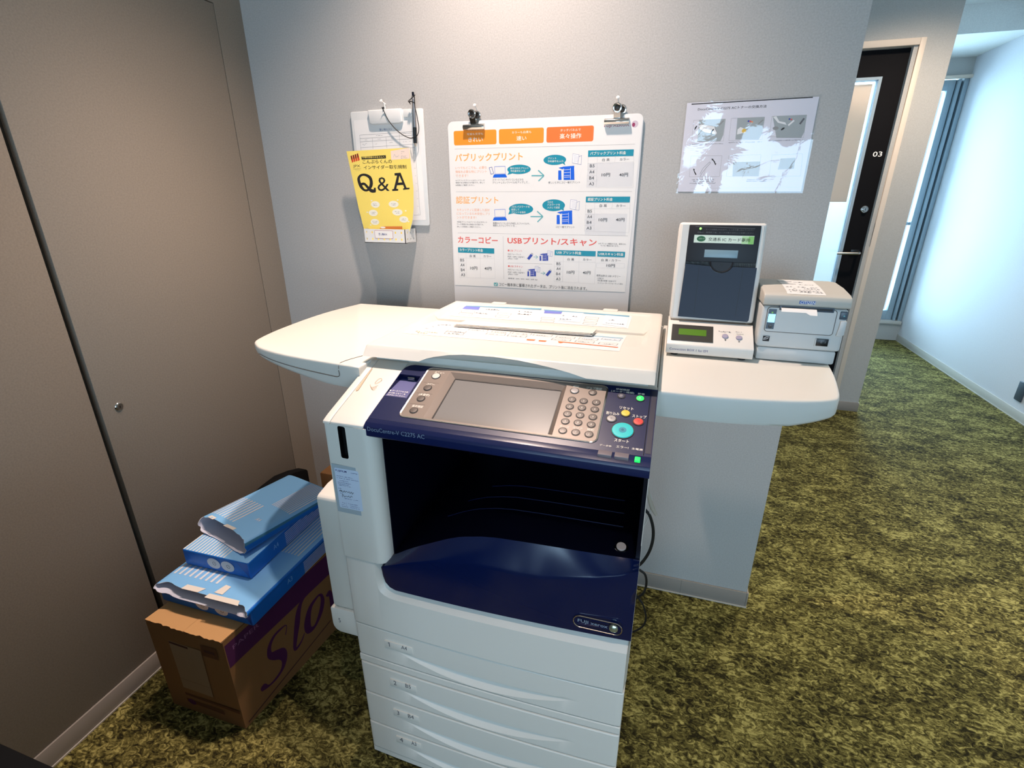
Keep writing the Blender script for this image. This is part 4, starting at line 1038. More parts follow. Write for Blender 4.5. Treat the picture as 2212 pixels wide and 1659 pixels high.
# output cavity
PROF = [(.828, .612), (.844, .626), (.88, .650), (.91, .667), (.939, .682), (.97, .698), (1.0, .710), (1.038, .719), (1.07, .7235), (1.13, .726), (1.32, .730)]
BEV = [(.828, .610), (.839, .617), (.90, .640), (.951, .657), (1.0, .668), (1.036, .672), (1.08, .671), (1.12, .669), (1.16, .672), (1.20, .682), (1.254, .695), (1.29, .708), (1.319, .722), (1.325, .726)]
BOT = [(.829, .597), (.8295, .584), (.833, .571), (.842, .561), (.855, .5565), (1.0, .5595), (1.15, .563), (1.324, .5665)]
XS = sorted(set([.829, .8295, .833, .838, .842, .848, .855] + span(.87, 1.3235, 40)))
m = MB()
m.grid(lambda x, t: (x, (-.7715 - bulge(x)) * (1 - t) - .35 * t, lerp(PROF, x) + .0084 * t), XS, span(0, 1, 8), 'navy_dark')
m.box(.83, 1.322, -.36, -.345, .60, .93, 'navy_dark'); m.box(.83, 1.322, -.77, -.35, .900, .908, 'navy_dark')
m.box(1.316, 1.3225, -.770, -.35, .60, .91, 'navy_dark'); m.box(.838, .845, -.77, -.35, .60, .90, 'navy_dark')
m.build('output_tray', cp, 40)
for y, x0, x1 in ((-.690, .93, 1.288), (-.648, .96, 1.286), (-.605, 1.0, 1.283)):
    m = MB(); m.tube([(x, y, lerp(PROF, x) + (-.772 - y) * -.02 + .0006) for x in span(x0, x1, 30)], .0007, 'navy', 6, False); m.build('tray_rib', cp)
m = MB(); m.cyl((1.290, -.748, .7282), (0, -.25, 1), .0125, .004, 'chrome', 24, .0015); m.cyl((1.290, -.7485, .7325), (0, -.25, 1), .0085, .0015, 'key_light', 24, .0005); m.build('power_button', cp, label='round silver button in the dark tray')
# blue front door
m = MB()
def door_pt(x, v):
    lo, be, to = lerp(BOT, x), lerp(BEV, x), lerp(PROF, x); be = max(be, lo + .004); to = max(to, be + .003)
    if v <= 3: t = v / 3; return (x, YF - .001 - bulge(x) - .003 * math.sin(math.pi * t * .5), lo + (be - lo) * t)
    t = v - 3; return (x, YF - .004 - bulge(x) + (.0225) * t ** 1.12, be + (to - be) * t)
m.grid(door_pt, XS, [0, .04, .5, 1, 1.5, 2, 2.5, 2.9, 3, 3.1, 3.2, 3.3, 3.45, 3.6, 3.75, 3.9, 4], 'navy_gloss')
for a, b in zip(XS, XS[1:]): m.face([door_pt(a, 0), door_pt(b, 0), (b, -.765, lerp(BOT, b)), (a, -.765, lerp(BOT, a))], 'navy')
m.face([door_pt(1.3235, v) for v in (0, .5, 1, 2, 3, 3.3, 3.6, 4)] + [(1.3235, -.765, lerp(BOT, 1.3235))], 'navy')
door = m.build('front_door', cp, 50)
m = MB(); fb = lambda a, b, d: (1.21 + a, -.7985 - d, b + .0005)
RING = rrect(.0105, .5805, .0965, .606, .0125, 8)
c_, s_ = math.cos(math.radians(1)), math.sin(math.radians(1))
RING = [(.053 + (a - .053) * c_ - (b - .593) * s_, .593 + (a - .053) * s_ + (b - .593) * c_) for a, b in RING]
m.tube([fb(a, b, .0008) for a, b in RING] + [fb(*RING[0], .0008)], .0009, 'silver', 6, False)
m.art([i for i in DATA['BADGE'] if i[0] == 'T'], fb); e = [i for i in DATA['BADGE'] if i[0] == 'E'][0]
m.lathe([(.0082, 0), (.0075, .0025), (.004, .0045), (0, .005)], fb(e[1] / 1000, e[2] / 1000, 0), (0, -1, 0), 'silverball', 24); m.build('badge', door, label='silver oval name badge')
# white lower front cover with a chamfer around the door
OUTL = [(.812, .612), (.812, .562), (.8135, .550), (.818, .541), (.826, .535), (.838, .531), (.855, .530)] + [(x, .530 + (x - .855) * .01) for x in span(.88, 1.319, 14)]
INL = [(.829, .612), (.829, .585), (.8305, .577), (.834, .569), (.841, .562), (.849, .5585), (.858, .557)] + [(x, lerp(BOT, x)) for x in span(.88, 1.3235, 14)]
yo = lambda x: -.7915 - bulge(x)
m = MB()
for i in range(len(OUTL) - 1):
    a, b, c, d = OUTL[i], OUTL[i + 1], INL[i + 1], INL[i]
    m.face([(a[0], yo(a[0]), a[1]), (b[0], yo(b[0]), b[1]), (c[0], yo(c[0]) + .028, c[1]), (d[0], yo(d[0]) + .028, d[1])], 'copier_white')
for i in range(1, len(OUTL) - 1):
    a, b = OUTL[i], OUTL[i + 1]
    m.face([(a[0], yo(a[0]), .4375), (b[0], yo(b[0]), .4375), (b[0], yo(b[0]), b[1]), (a[0], yo(a[0]), a[1])], 'copier_white')
    m.face([(a[0], yo(a[0]), .4375), (b[0], yo(b[0]), .4375), (b[0], -.765, .4345), (a[0], -.765, .4345)], 'copier_white')
xs = [.738, .740, .744] + span(.76, .812, 4)
yl = lambda x: yo(x) + (.006 if x < .739 else .002 if x < .741 else 0)
for a, b in zip(xs, xs[1:]):
    for z0, z1, q0, q1 in ((.4375, .606, 0, 0), (.606, .612, 0, .004), (.4375, .4345, 0, .02)): m.face([(a, yl(a) + q0, z0), (b, yl(b) + q0, z0), (b, yl(b) + q1, z1), (a, yl(a) + q1, z1)], 'copier_white')
    m.face([(a, yl(a) + .004, .612), (b, yl(b) + .004, .612), (b, -.76, .612), (a, -.76, .612)], 'copier_white')
m.face([(.738, yl(.738), .4375), (.738, yl(.738), .612), (.738, -.5, .612), (.738, -.5, .4345)], 'copier_white')
m.face([(1.319, yo(1.319), .4375), (1.319, yo(1.319), OUTL[-1][1]), (1.3235, yo(1.3235) + .013, INL[-1][1]), (1.3235, -.76, INL[-1][1]), (1.3235, -.76, .4345)], 'copier_white')
m.build('front_cover', cp, 40)
# drawers
DX = [.7385, .7395, .742, .746] + span(.76, 1.30, 44) + [1.312, 1.318, 1.3215, 1.3225]
def drawer(zb, zt, items, scoop=True):
    m = MB()
    def pt(x, v):
        q = (x - 1.035) / .19; k = max(0, 1 - q * q)
        zu = zb + .036 + .008 * min(1, q * q); zl = zb + .004 + .036 * min(1, q * q); zl = min(zl, zu - .0015)
        edge = .006 if x < .739 or x > 1.322 else .0025 if x < .741 or x > 1.320 else .0008 if x < .744 or x > 1.316 else 0
        y = YF - bulge(x) * .75 + edge
        H = zu - zl
        rows = [(zb, .02), (zb, .003), (zb + .002, .0005), (zl, 0), (zl + H * .12, .0038 * k), (zl + H * .28, .0088 * k), (zl + H * .40, .0114 * k), (zl + H * .50, .0118 * k), (zl + H * .62, .0100 * k), (zl + H * .82, .0050 * k), (zu, .0003 * k), (zu + .004, 0), (zt - .003, 0), (zt - .001, .0012), (zt, .004), (zt, .02)]
        z, d = rows[v]
        if not scoop and 3 <= v <= 10: d = 0
        return (x, y + d, z)
    m.grid(pt, DX, list(range(16)), 'copier_white')
    for x in (DX[0], DX[-1]): m.face([pt(x, v) for v in range(16)], 'copier_white')
    o = m.build('paper_drawer', cp, 28)
    t = MB(); t.box(.7385 + items[0][2] / 1000 - .010, .7385 + items[1][4] / 1000 + .012, YF - .0060, YF - .0008, items[0][3] / 1000 - .006, items[0][3] / 1000 + .013, 'copier_white', .0001)
    t.art(items, lambda a, b, d: (.7385 + a, YF - .0064 - d, b)); t.build('size_label', o, label='drawer number ' + items[0][1] + ' with paper size ' + items[1][1])
for (zb, zt), k in (((.3405, .432), 0), ((.222, .3155), 2), ((.122, .2190), 4), ((.030, .119), 6)): drawer(zb, zt, DATA['DRW'][k:k + 2])
m = MB(); m.grid(lambda x, v: (x, (YF - bulge(x) * .75 + (.006 if x < .739 or x > 1.322 else .001)) + (.02, .002, 0, 0, .002, .02)[v], (.3185, .3185, .320, .3355, .3375, .3375)[v]), DX, list(range(6)), 'copier_white'); m.build('drawer_rail', cp)
m = MB(); m.grid(lambda x, v: (x, YF - bulge(x) * .75 + (.008 if x < .739 or x > 1.322 else .003) + (.02, .002, 0, 0, .02)[v], (.008, .008, .010, .026, .027)[v]), DX, list(range(5)), 'copier_white'); m.build('base_trim', cp)
# left pillar cover with slot
m = MB(); yp = -.795
arc = [(.8195 + .024 * math.sin(math.radians(t)), -.7735 - .024 * math.cos(math.radians(t))) for t in range(2, 91, 8)]
PC = [(.7385, -.40), (.7385, -.787), (.7385, -.790), (.7390, -.7928), (.7405, -.7946), (.743, -.7955), (.746, -.79558), (.812, -.7974), (.815, -.7975)] + arc + [(.8435, -.765), (.8435, -.40)]
SL = rrect(.769, .849, .7855, .9155, .004)
for a, b in zip(PC, PC[1:]):
    if a[0] == .746:
        f = lambda x, z, d: (x, a[1] + (b[1] - a[1]) * (x - a[0]) / (b[0] - a[0]) - d, z)
        m.face([f(a[0], .6165, 0), f(b[0], .6165, 0), f(b[0], .84, 0), f(a[0], .84, 0)], 'copier_white')
        m.plate([(a[0], .84), (b[0], .84), (b[0], .9165), (a[0], .9165)], [SL], f, -.012, 0, 'copier_white', 'black_plastic', False)
        m.face([f(x, z, -.012) for x, z in rrect(.765, .845, .79, .9165, 0)], 'black_matte')
    else: m.face([(a[0], a[1], .6165), (b[0], b[1], .6165), (b[0], b[1], .9165), (a[0], a[1], .9165)], 'copier_white')
m.face([(x, y, .6165) for x, y in PC], 'copier_white'); m.face([(x, y, .9165) for x, y in PC], 'copier_white')
m.build('side_pillar', cp, 25)
m = MB(); fl = lambda a, b, d: (.7385 + a, -.7966 - d, b)
L = [(.0062, .8336), (.0685, .8322), (.0685, .7255), (.0056, .7262)]; m.face([fl(a, b, .0004) for a, b in L], 'label_film'); m.face([fl(a, b, .0006) for a, b in rrect(.0115, .7365, .0640, .8260, .003)], 'label_paper')
m.art(DATA['LABEL'], fl, .0008); m.build('service_label', cp, label='printed service label on the white pillar')
# sloped white cap left of the panel
def cap(x0, x1, nm):
    m = MB(); m.prism([(-.60, .9845), (-.62, .9845), (-.780, .9285), (-.789, .9245), (-.7955, .9215), (-.7965, .9180), (-.7965, .9172), (-.60, .9172)], 'x', x0, x1, 'copier_white', .0012)
    return m
m = cap(.7545, .8235, ''); f2 = lambda x, s: (x, -.62 - .18 * s / .191, .985 - .065 * s / .191 + .0016)
capo = m.build('panel_cap', cp, 40)
m = cap(.7385, .7535, ''); m.build('end_cap', cp, 40)
m = MB(); m.face([f2(.7565, .028), f2(.7575, .028), f2(.7635, .098), f2(.7605, .101), f2(.7575, .098)], 'groove')
m.tube([f2(.786, .07), f2(.788, .06), f2(.793, .057), f2(.796, .062), f2(.793, .070), f2(.788, .074), f2(.786, .07)], .0004, 'groove', 6)
for k in range(3): m.tube([f2(.779 + k * .004, .078 + k * .005), f2(.787 + k * .003, .086 + k * .003), f2(.797, .078 + k * .006)], .0004, 'groove', 6)
m.build('card_mark', capo, label='embossed card touch mark')
# control panel
PN = Vector((0, .0650, -.18)).normalized() * -1; PS = Vector((0, -.18, -.065)).normalized()
if PN.z < 0: PN = -PN
def pf(a, b, d): return Vector((.728 + a, -.62, .985)) - PS * b + PN * d          # b is negative down the slope
m = MB()
OUT = [(.0955, -.1663), (.5955, -.1663), (.5955, -.005), (.116, -.005), (.107, -.008), (.100, -.015), (.0965, -.026)]
POCK = [(.0975, -.1035), (.1435, -.1035), (.1435, -.0375), (.0975, -.0375)]
m.plate(OUT, [POCK, [(.1985, -.1480), (.4345, -.1480), (.4335, -.0165), (.1995, -.0165)]], pf, -.014, .002, 'navy')
P0 = pf(0, -.1663, .002)
lip = [(P0.y, P0.z), (P0.y - .010, P0.z - .0035), (P0.y - .0165, P0.z - .0090), (P0.y - .0185, P0.z - .014), (P0.y - .0185, P0.z - .0265), (P0.y - .016, P0.z - .029), (P0.y + .05, P0.z - .032), (P0.y + .05, P0.z - .02), (P0.y + .01, P0.z - .008)]
m.prism(lip, 'x', .8235, 1.3235, 'navy', .0008)
for q in ([(0, 0), (1, 0)],):
    m.face([pf(.0975, -.0375, -.012), pf(.1435, -.0375, -.012), pf(.1435, -.0375, .001), pf(.0975, -.0375, .001)], 'navy')
    m.grid(lambda a, v: pf(a, -.0375 - .066 * v, -.0115 + .013 * v ** .8), [.0975, .11, .125, .1435], span(0, 1, 8), 'navy_pocket')
PT = [i for i in DATA['PANEL'] if i[0] in 'TL']; pxx = lambda it: it[2] if it[0] == 'T' else it[1][0][0]
m.art([i for i in PT if not 150 < pxx(i) < 500], pf, .0023)
panel = m.build('control_panel', cp, 38)
m = MB(); m.box(-.0075, .0075, -.003, .001, -.0035, .0035, 'alu_dark', .0006, 2, lambda c: pf(.122 + c.x, -.0385 + c.y, -.006 + c.z)); m.box(-.006, .006, -.0034, -.0028, -.0008, .0008, 'silver', 0, 1, lambda c: pf(.122 + c.x, -.0385 + c.y, -.006 + c.z)); m.build('usb_port', panel)
m = MB(); m.tube([pf(.5835, -.008, .002), pf(.5835, -.164, .002)], .0006, 'black2', 6); m.box(.5855, .5940, -.160, -.010, .0018, .0024, 'end_navy', 0, 1, lambda c: pf(*c)); m.build('end_strip', panel)
GO = rrect(.1512, -.1513, .5072, -.0105, .010, 6)
BO = [(.1985, -.1480), (.4345, -.1480), (.4335, -.0165), (.1995, -.0165)]; SI = [(.2110, -.1448), (.4275, -.1448), (.4265, -.0280), (.2125, -.0280)]
m = MB()
m.plate(GO, [BO], pf, .001, .0028, 'taupe')
for k in range(4): m.face([pf(*BO[k], .0028), pf(*BO[(k + 1) % 4], .0028), pf(*SI[(k + 1) % 4], -.003), pf(*SI[k], -.003)], 'taupe')
m.tube([pf(*p, .0020) for p in GO] + [pf(*GO[0], .0020)], .0012, 'silver', 6, False)
m.tube([pf(*p, .0025) for p in rrect(.1497, -.1528, .5087, -.0090, .0115, 6)] + [pf(.5087 - .0115, -.1528, .0025)], .0009, 'silver', 6, False)
px_ = lambda it: it[2] if it[0] == 'T' else it[1][0][0]
PT = [i for i in DATA['PANEL'] if i[0] in 'TL']
m.art([i for i in PT if 150 < px_(i) < 500], pf, .0029)
bez = m.build('key_plate', panel, label='taupe metallic key plate around the screen')
m = MB(); m.plate([pt_ for pt_ in SI], [[(.2135, -.1428), (.4255, -.1428), (.4250, -.0305), (.2145, -.0305)]], pf, -.004, -.0028, 'black2'); m.face([pf(*p, -.0036) for p in ((.2135, -.1428), (.4255, -.1428), (.4250, -.0305), (.2145, -.0305))], 'screen'); m.build('touch_screen', bez, label='grey touch screen, switched off')
KC = {'menu_key': 'key_white', 'copy_key': 'key_grey', 'unset_key': 'key_grey', 'setup_key': 'key_grey', 'auth_key': 'key_light', 'job_key': 'key_grey', 'meter_key': 'key_navy', 'saver_key': 'led_green', 'interrupt_key': 'key_light', 'reset_key': 'key_yellow', 'stop_key': 'key_red', 'start_key': 'key_cyan'}
KL = {'menu_key': 'white menu key', 'saver_key': 'green lit power saver key', 'reset_key': 'yellow reset key', 'stop_key': 'red stop key', 'start_key': 'big cyan start key', 'interrupt_key': 'pale grey interrupt key', 'auth_key': 'pale key above the number keys', 'meter_key': 'dark meter check key', 'job_key': 'key beside the pale key'}
for it in DATA['PANEL']:
    if it[0] == 'KEY':
        _, nm, a, b, r = it; a, b, r = a / 1000, b / 1000, r / 1000; h = .0005 if (a > .151 and a < .507) else 0
        m = MB(); c = pf(a, b, .0022 + h); r = max(.0048, r)
        m.lathe([(r + .0014, 0), (r + .0014, .0007), (0, .0007)], c, PN, 'black2', 28)
        big = nm == 'start_key'
        m.lathe([(r, .0), (r, .0010), (r * .95, .0016), (r * .6, .0018), (r * .3, .0017 if big else .0019), (0, .0016 if big else .0019)], c, PN, KC[nm], 32)
        k2 = r * .16
        if big: m.lathe([(k2 * 2.2, .0016), (k2 * 2.2, .00195), (0, .0019)], c, PN, 'teal', 20); m.art([('T', '◇', a * 1000 - 2.3, b * 1000 - 2.3, a * 1000 + 2.3, 4.6, 'ink2', 0)], pf, .0043)
        elif nm in ('reset_key', 'stop_key', 'interrupt_key', 'job_key', 'meter_key', 'saver_key'):
            g = {'reset_key': '／', 'stop_key': '▽', 'interrupt_key': '>', 'job_key': '□', 'meter_key': '□', 'saver_key': '('}[nm]; w = 1.6
            m.art([('T', g, a * 1000 - w, b * 1000 - w, a * 1000 + w, 2 * w, {'stop_key': 'wine', 'reset_key': 'orange2', 'interrupt_key': 'ink3'}.get(nm, 'paleprint'), 0)], pf, .0042 + h)
        m.build(nm, panel, label=KL.get(nm))
    elif it[0] == 'NUM':
        _, g, a, b = it; m = MB(); c = pf(a / 1000, b / 1000, .0027); r = .0062
        m.lathe([(r + .0014, 0), (r + .0014, .0006), (0, .0006)], c, PN, 'black2', 24); m.lathe([(r, 0), (r, .0009), (r * .92, .0013), (0, .0015)], c, PN, 'key_grey', 24)
        w, h = (1.7, .35) if g == '-' else (1.2, 1.9)
        m.art([('T', g, a - w, b - h, a + w, 2 * h, 'paleprint', 1)], pf, .0043); m.build('number_key', panel)
m = MB(); m.art([i for i in DATA['LIP'] if i[0] == 'T'], lambda a, b, d: (.728 + a, P0.y - .0188 - d, b)); m.build('model_name', panel, label='silver model lettering')
for a, b, c in ((.514, .536, 'led_grey'), (.540, .562, 'led_grey'), (.571, .5795, 'led_green')):
    m = MB(); q = pf(a, -.1655, .002); m.box(.728 + a, .728 + b, P0.y - .0128, P0.y + .002, P0.z - .0055, P0.z + (.0004 if c != 'led_green' else -.0008), c, .0008); m.build('indicator_lamp', panel, label='green status lamp' if c == 'led_green' else None)
# document cover
def lid_z(x, y):
    yy = y + .15; u = min(max((x - .748) / .012, 0), 1) * min(max((1.292 - x) / .012, 0), 1)
    rb = min(max((-.026 - yy) / .006, 0), 1)
    if yy > -.183: dep = .003 + .0075 * (-.026 - yy) / .157
    else: dep = .0155 * max(0, min(1, (yy + .335) / .152))
    z = 1.020 - dep * u * rb
    ex = min(x - .732, 1.3165 - x); ey = min(y + .6235, -.150 - y)
    return z - .0025 * max(0, 1 - ex / .006) ** 2 - .0025 * max(0, 1 - ey / .006) ** 2
lx = sorted(set([.732, .733, .735, .738, .746, .748, .754, .760, 1.280, 1.286, 1.292, 1.296, 1.310, 1.3135, 1.3155, 1.3165] + span(.77, 1.27, 24)))
ly = sorted(set([-.150, -.151, -.153, -.156, -.172, -.176, -.179, -.182, -.3325, -.3335, -.485, -.6235, -.6225, -.6205, -.6175] + span(-.19, -.32, 6) + span(-.34, -.60, 16)))
ARCH = [(.732, 0), (.86, 0), (.875, .006), (.89, .010), (.92, .0155), (.952, .0185), (1.014, .0195), (1.067, .0175), (1.10, .0145), (1.131, .011), (1.165, .006), (1.196, .0), (1.3165, 0)]
m = MB(); m.grid(lid_z and (lambda x, y: (x, y, lid_z(x, y))), lx, ly, 'copier_white')
ax = sorted(set(lx + [p[0] for p in ARCH] + span(.86, 1.196, 40)))
zt = lambda x: lid_z(x, -.6235); yb = -.640
fr = lambda x, t: (x, -.6235 + (yb + .6235) * (1 - (.9985 + lerp(ARCH, x) * 1.0 - .9985) / .0215) * t, zt(x) + (.9985 + lerp(ARCH, x) - zt(x)) * t)
m.grid(fr, ax, [0, .3, .7, 1], 'copier_white')
def inner(x, t):
    p = fr(x, 1); k = lerp(ARCH, x)
    return (x, p[1] + (.022 if k > 0 else .004) * t + .0, p[2] + (.9985 - p[2]) * t)
m.grid(inner, ax, [0, .33, .66, 1], 'copier_white')
m.face([(.732, -.6235, zt(.732)), (.732, -.150, zt(.732)), (.732, -.150, .9985), (.732, yb, .9985)], 'copier_white'); m.face([(1.3165, -.6235, zt(.732)), (1.3165, -.150, zt(.732)), (1.3165, -.150, .9985), (1.3165, yb, .9985)], 'copier_white')
m.face([(.732, -.15, 1.015), (1.3165, -.15, 1.015), (1.3165, -.15, .9985), (.732, -.15, .9985)], 'copier_white'); m.face([(.732, -.15, .9985), (1.3165, -.15, .9985), (1.3165, -.60, .9985), (.732, -.60, .9985)], 'copier_white')
lid = m.build('document_cover', cp, 22)
m = MB(); m.box(.745, 1.305, -.609, -.16, .9845, .9985, 'copier_white'); m.build('platen_pad', cp)
for x0, x1 in ((.846, .888), (1.162, 1.202)):
    m = MB(); m.box(x0, x1, -.168, -.142, .99, 1.0225, 'copier_white', .003); m.build('lid_hinge', cp)
def lidf(a, b, d): return (.728 + a, -.15 + b, lid_z(.728 + a, -.15 + b) + d)
def sticker(nm, q, data, lab, ny=10):
    m = MB(); x0, x1 = q[0][0], q[1][0]; y0, y1 = q[0][1], q[1][1]
    m.grid(lambda a, b: lidf(a, b, .0004), span(x0, x1, 24), span(y0, y1, ny), 'paper_white'); m.art(data, lidf, .0008); m.build(nm, lid, label=lab)
cut = lambda it: (it[1] if isinstance(it[1], (int, float)) else it[1][0][1]) if it[0] != 'S' else it[2]
ymid = lambda it: it[2] if it[0] in ('S', 'E') else (it[2] if it[0] == 'T' else (it[2] if it[0] == 'R' else sum(p[1] for p in it[1]) / len(it[1])))
LT = [i for i in DATA['LIDTOP'] if i[0] != 'INFO']
sticker('guide_sticker', ((.0455, -.1518), (.5140, -.0405)), [i for i in LT if ymid(i) > -175], 'long sticker along the back of the lid')
sticker('guide_sticker', ((.0350, -.3755), (.5148, -.2000)), [i for i in LT if ymid(i) <= -175], 'wide sticker on the front of the lid', 16)
# side bypass unit and tray 5 flap
m = MB(); m.prism([(-.28, .442), (-.770, .442), (-.775, .447), (-.775, .728), (-.770, .734), (-.735, .742), (-.28, .742)], 'x', .676, .7385, 'copier_white', .004); sd = m.build('bypass_unit', cp, 40)
m = MB(); F5 = [(.667, .437), (.669, .4395), (.672, .4405), (.733, .4405), (.733, .371), (.685, .371), (.675, .375), (.669, .383), (.667, .392)]
m.prism(F5, 'y', -.777, -.73, 'copier_white', .0025); m.art(DATA['FLAP5'], lambda a, b, d: (.665 + a, -.7773 - d, b)); m.build('bypass_tray', cp, 40, label='tray flap marked 5')
# side shelves
def shelf(poly, z, thick, nm, lab):
    m = MB(); n = len(poly); c = Vector((sum(p[0] for p in poly) / n, sum(p[1] for p in poly) / n))
    def ring(ins, z_): return [((Vector(p) + (c - Vector(p)).normalized() * ins).x, (Vector(p) + (c - Vector(p)).normalized() * ins).y, z_(p)) for p in poly]
    R = [ring(.006, lambda p: z), ring(.0025, lambda p: z - .001), ring(.0008, lambda p: z - .003), ring(0, lambda p: z - .007), ring(.0, lambda p: z - thick(p) + .006), ring(.004, lambda p: z - thick(p)), ring(.03, lambda p: z - thick(p) - .004)]
    m.face(R[0], 'copier_white')
    for A, B in zip(R, R[1:]):
        for k in range(n): m.face([A[k], A[(k + 1) % n], B[(k + 1) % n], B[k]], 'copier_white')
    m.face(R[-1], 'copier_white')
    return m
def curve(pts, n=6):
    Q = []; P = [Vector(p) for p in pts]
    for i in range(len(P) - 1):
        a = [P[max(0, min(len(P) - 1, i + j))] for j in (-1, 0, 1, 2)]
        for k in range(n):
            t = k / n; q = .5 * (2 * a[1] + (a[2] - a[0]) * t + (2 * a[0] - 5 * a[1] + 4 * a[2] - a[3]) * t * t + (3 * a[1] - a[0] - 3 * a[2] + a[3]) * t ** 3); Q.append((q.x, q.y))
    Q.append(tuple(P[-1])); return Q
SLP = [(.742, -.12), (.392, -.118)] + curve([(.390, -.120), (.363, -.27), (.366, -.45), (.386, -.558), (.412, -.594), (.46, -.622), (.56, -.648), (.742, -.672)])
m = shelf(SLP, .985, lambda p: .020 + .030 * min(1, max(0, (p[0] - .40) / .25)), '', '')
s1 = m.build('side_shelf', cp, 50, label='side shelf on the left of the copier')
m = MB(); m.tube([(.44, -.6155, .969), (.50, -.636, .964), (.58, -.6535, .960), (.66, -.6645, .957), (.688, -.668, .958), (.690, -.668, .972)], .0007, 'seam', 6); m.tube([(.690, -.6675, .975), (.690, -.662, .9845), (.692, -.645, .9855), (.700, -.62, .9855), (.715, -.59, .9855), (.742, -.56, .9855)], .0007, 'seam', 6); m.build('seam_line', s1)
SRP = [(1.322, -.612)] + curve([(1.33, -.613), (1.42, -.612), (1.50, -.602), (1.57, -.586), (1.612, -.568), (1.628, -.550), (1.640, -.50), (1.655, -.40), (1.664, -.26), (1.664, -.105)]) + [(1.322, -.105)]
m = shelf(SRP, .979, lambda p: .050 - .016 * min(1, max(0, (p[0] - 1.55) / .09)), '', '')
s2 = m.build('side_shelf', cp, 50, label='side shelf on the right, under the card reader')
m = MB(); m.box(1.322, 1.37, -.56, -.15, .905, .93, 'copier_grey', .004); m.build('shelf_bracket', s2)

# papers and reader on the copier
m = MB()
def fold(zz, x0, x1, y0, y1, th, c):
    G = lambda x, y: lid_z(max(.8, min(x, 1.25)), min(y, -.337)) + .0045 + zz
    xs = span(x0, x1, 16)
    for s_, o in ((1, th), (0, 0)):
        m.grid(lambda x, y: (x, y + .010 * (x - x0) / (x1 - x0) , G(x, y) + o), xs, [y0, (y0 + y1) / 2, y1], c)
    for a, b in zip(xs, xs[1:]):
        for y in (y0, y1): q = .010 * (a - x0) / (x1 - x0); q2 = .010 * (b - x0) / (x1 - x0); m.face([(a, y + q, G(a, y)), (b, y + q2, G(b, y)), (b, y + q2, G(b, y) + th), (a, y + q, G(a, y) + th)], c)
    for x in (x0, x1): q = .010 * (x - x0) / (x1 - x0); m.face([(x, y0 + q, G(x, y0)), (x, y1 + q, G(x, y1)), (x, y1 + q, G(x, y1) + th), (x, y0 + q, G(x, y0) + th)], c)
fold(-.002, .842, 1.171, -.420, -.349, .0012, 'paper_white'); fold(.0004, .840, 1.167, -.418, -.350, .0015, 'paper_cream'); fold(.0026, .845, 1.172, -.4155, -.348, .0010, 'paper_cream')
tag(m.build('paper_folder'), 'cream folded paper folder lying flat on the copier lid', 'folder')

# ---------------------------------------------------------------- connection box, card reader, receipt printer
cb = thing('connection_box', 'low white box with a green display under the card reader', 'control box', (1.42, -.28, .979))
m = MB(); m.prism([(-.388, .9855), (-.3905, .988), (-.3905, 1.0055), (-.389, 1.008), (-.325, 1.0447), (-.318, 1.0265), (-.20, 1.0265), (-.20, .9855)], 'x', 1.3315, 1.5065, 'reader_white', .001)
case = m
for x in (1.350, 1.488):
    for y in (-.37, -.22): m = MB(); m.cyl((x, y, .9795), (0, 0, 1), .008, .0065, 'black_plastic', 14); m.build('foot', cb)
CN = Vector((0, -.0377, .065)).normalized(); CS = Vector((0, .065, .0377)).normalized()
cf = lambda a, b, d: Vector((1.331 + a, -.39, 1.007)) + CS * b + CN * (d + .0008)
m = MB(); m.face([cf(.009, .0105, .0006), cf(.095, .0105, .0006), cf(.095, .0605, .0006), cf(.009, .0605, .0006)], 'lcd_frame'); m.face([cf(.0235, .0285, .0009), cf(.081, .0285, .0009), cf(.081, .0475, .0009), cf(.0235, .0475, .0009)], 'lcd_green'); m.build('display', cb, label='green character display'); case.art(DATA['CBOXF'], lambda a, b, d: (1.331 + a, -.3906 - d, b + .985)); case.art(DATA['CBOX'], cf); case.build('case', cb, 40)
for a, b in ((.1193, .0332), (.1469, .0317)): m = MB(); m.lathe([(.0064, 0), (.0064, .0015), (.0052, .0024), (0, .0026)], cf(a, b, 0), CN, 'button_lilac', 24); m.build('push_button', cb)
cr = thing('card_reader', 'tall tilted white card reader with a black face, on the green display box', 'card reader', (1.42, -.25, 1.046))
RN = Vector((0, -.211, .032)).normalized(); RN = Vector((0, -.9887, .1499)); RS = Vector((0, .032, .211)).normalized()
rf = lambda a, b, d: Vector((1.332, -.322, 1.046)) + Vector((a, 0, 0)) + RS * b + RN * d
m = MB(); m.box(0, .1752, .001, .2105, -.105, 0, 'reader_white', .006, 3, lambda c: rf(*c)); m.box(.006, .169, .004, .206, -.001, .0012, 'reader_white', .0005, 1, lambda c: rf(*c)); m.build('housing', cr, 40)
m = MB(); m.box(.0205, .1635, .128, .2050, -.0005, .0030, 'reader_black', .0016, 2, lambda c: rf(*c)); m.art(DATA['READER'], lambda a, b, d: rf(a, b, d + .0031)); up = m.build('upper_face', cr, 40, label='black upper face with printed card notice')
m = MB(); m.box(.0575, .1248, .1375, .1538, .0025, .0036, 'reader_lcd', .0005, 2, lambda c: rf(*c)); m.build('display', cr, label='blank grey display')
m = MB(); m.lathe([(.0024, 0), (.0022, .001), (0, .0018)], rf(.0437, .1971, .0032), RN, 'led_lime', 16); m.build('indicator_lamp', cr, label='lit green lamp')
m = MB(); m.box(.0205, .1635, .118, .130, -.0005, .0012, 'black2', 0, 1, lambda c: rf(*c)); m.build('card_slot', cr)
m = MB(); n = 24
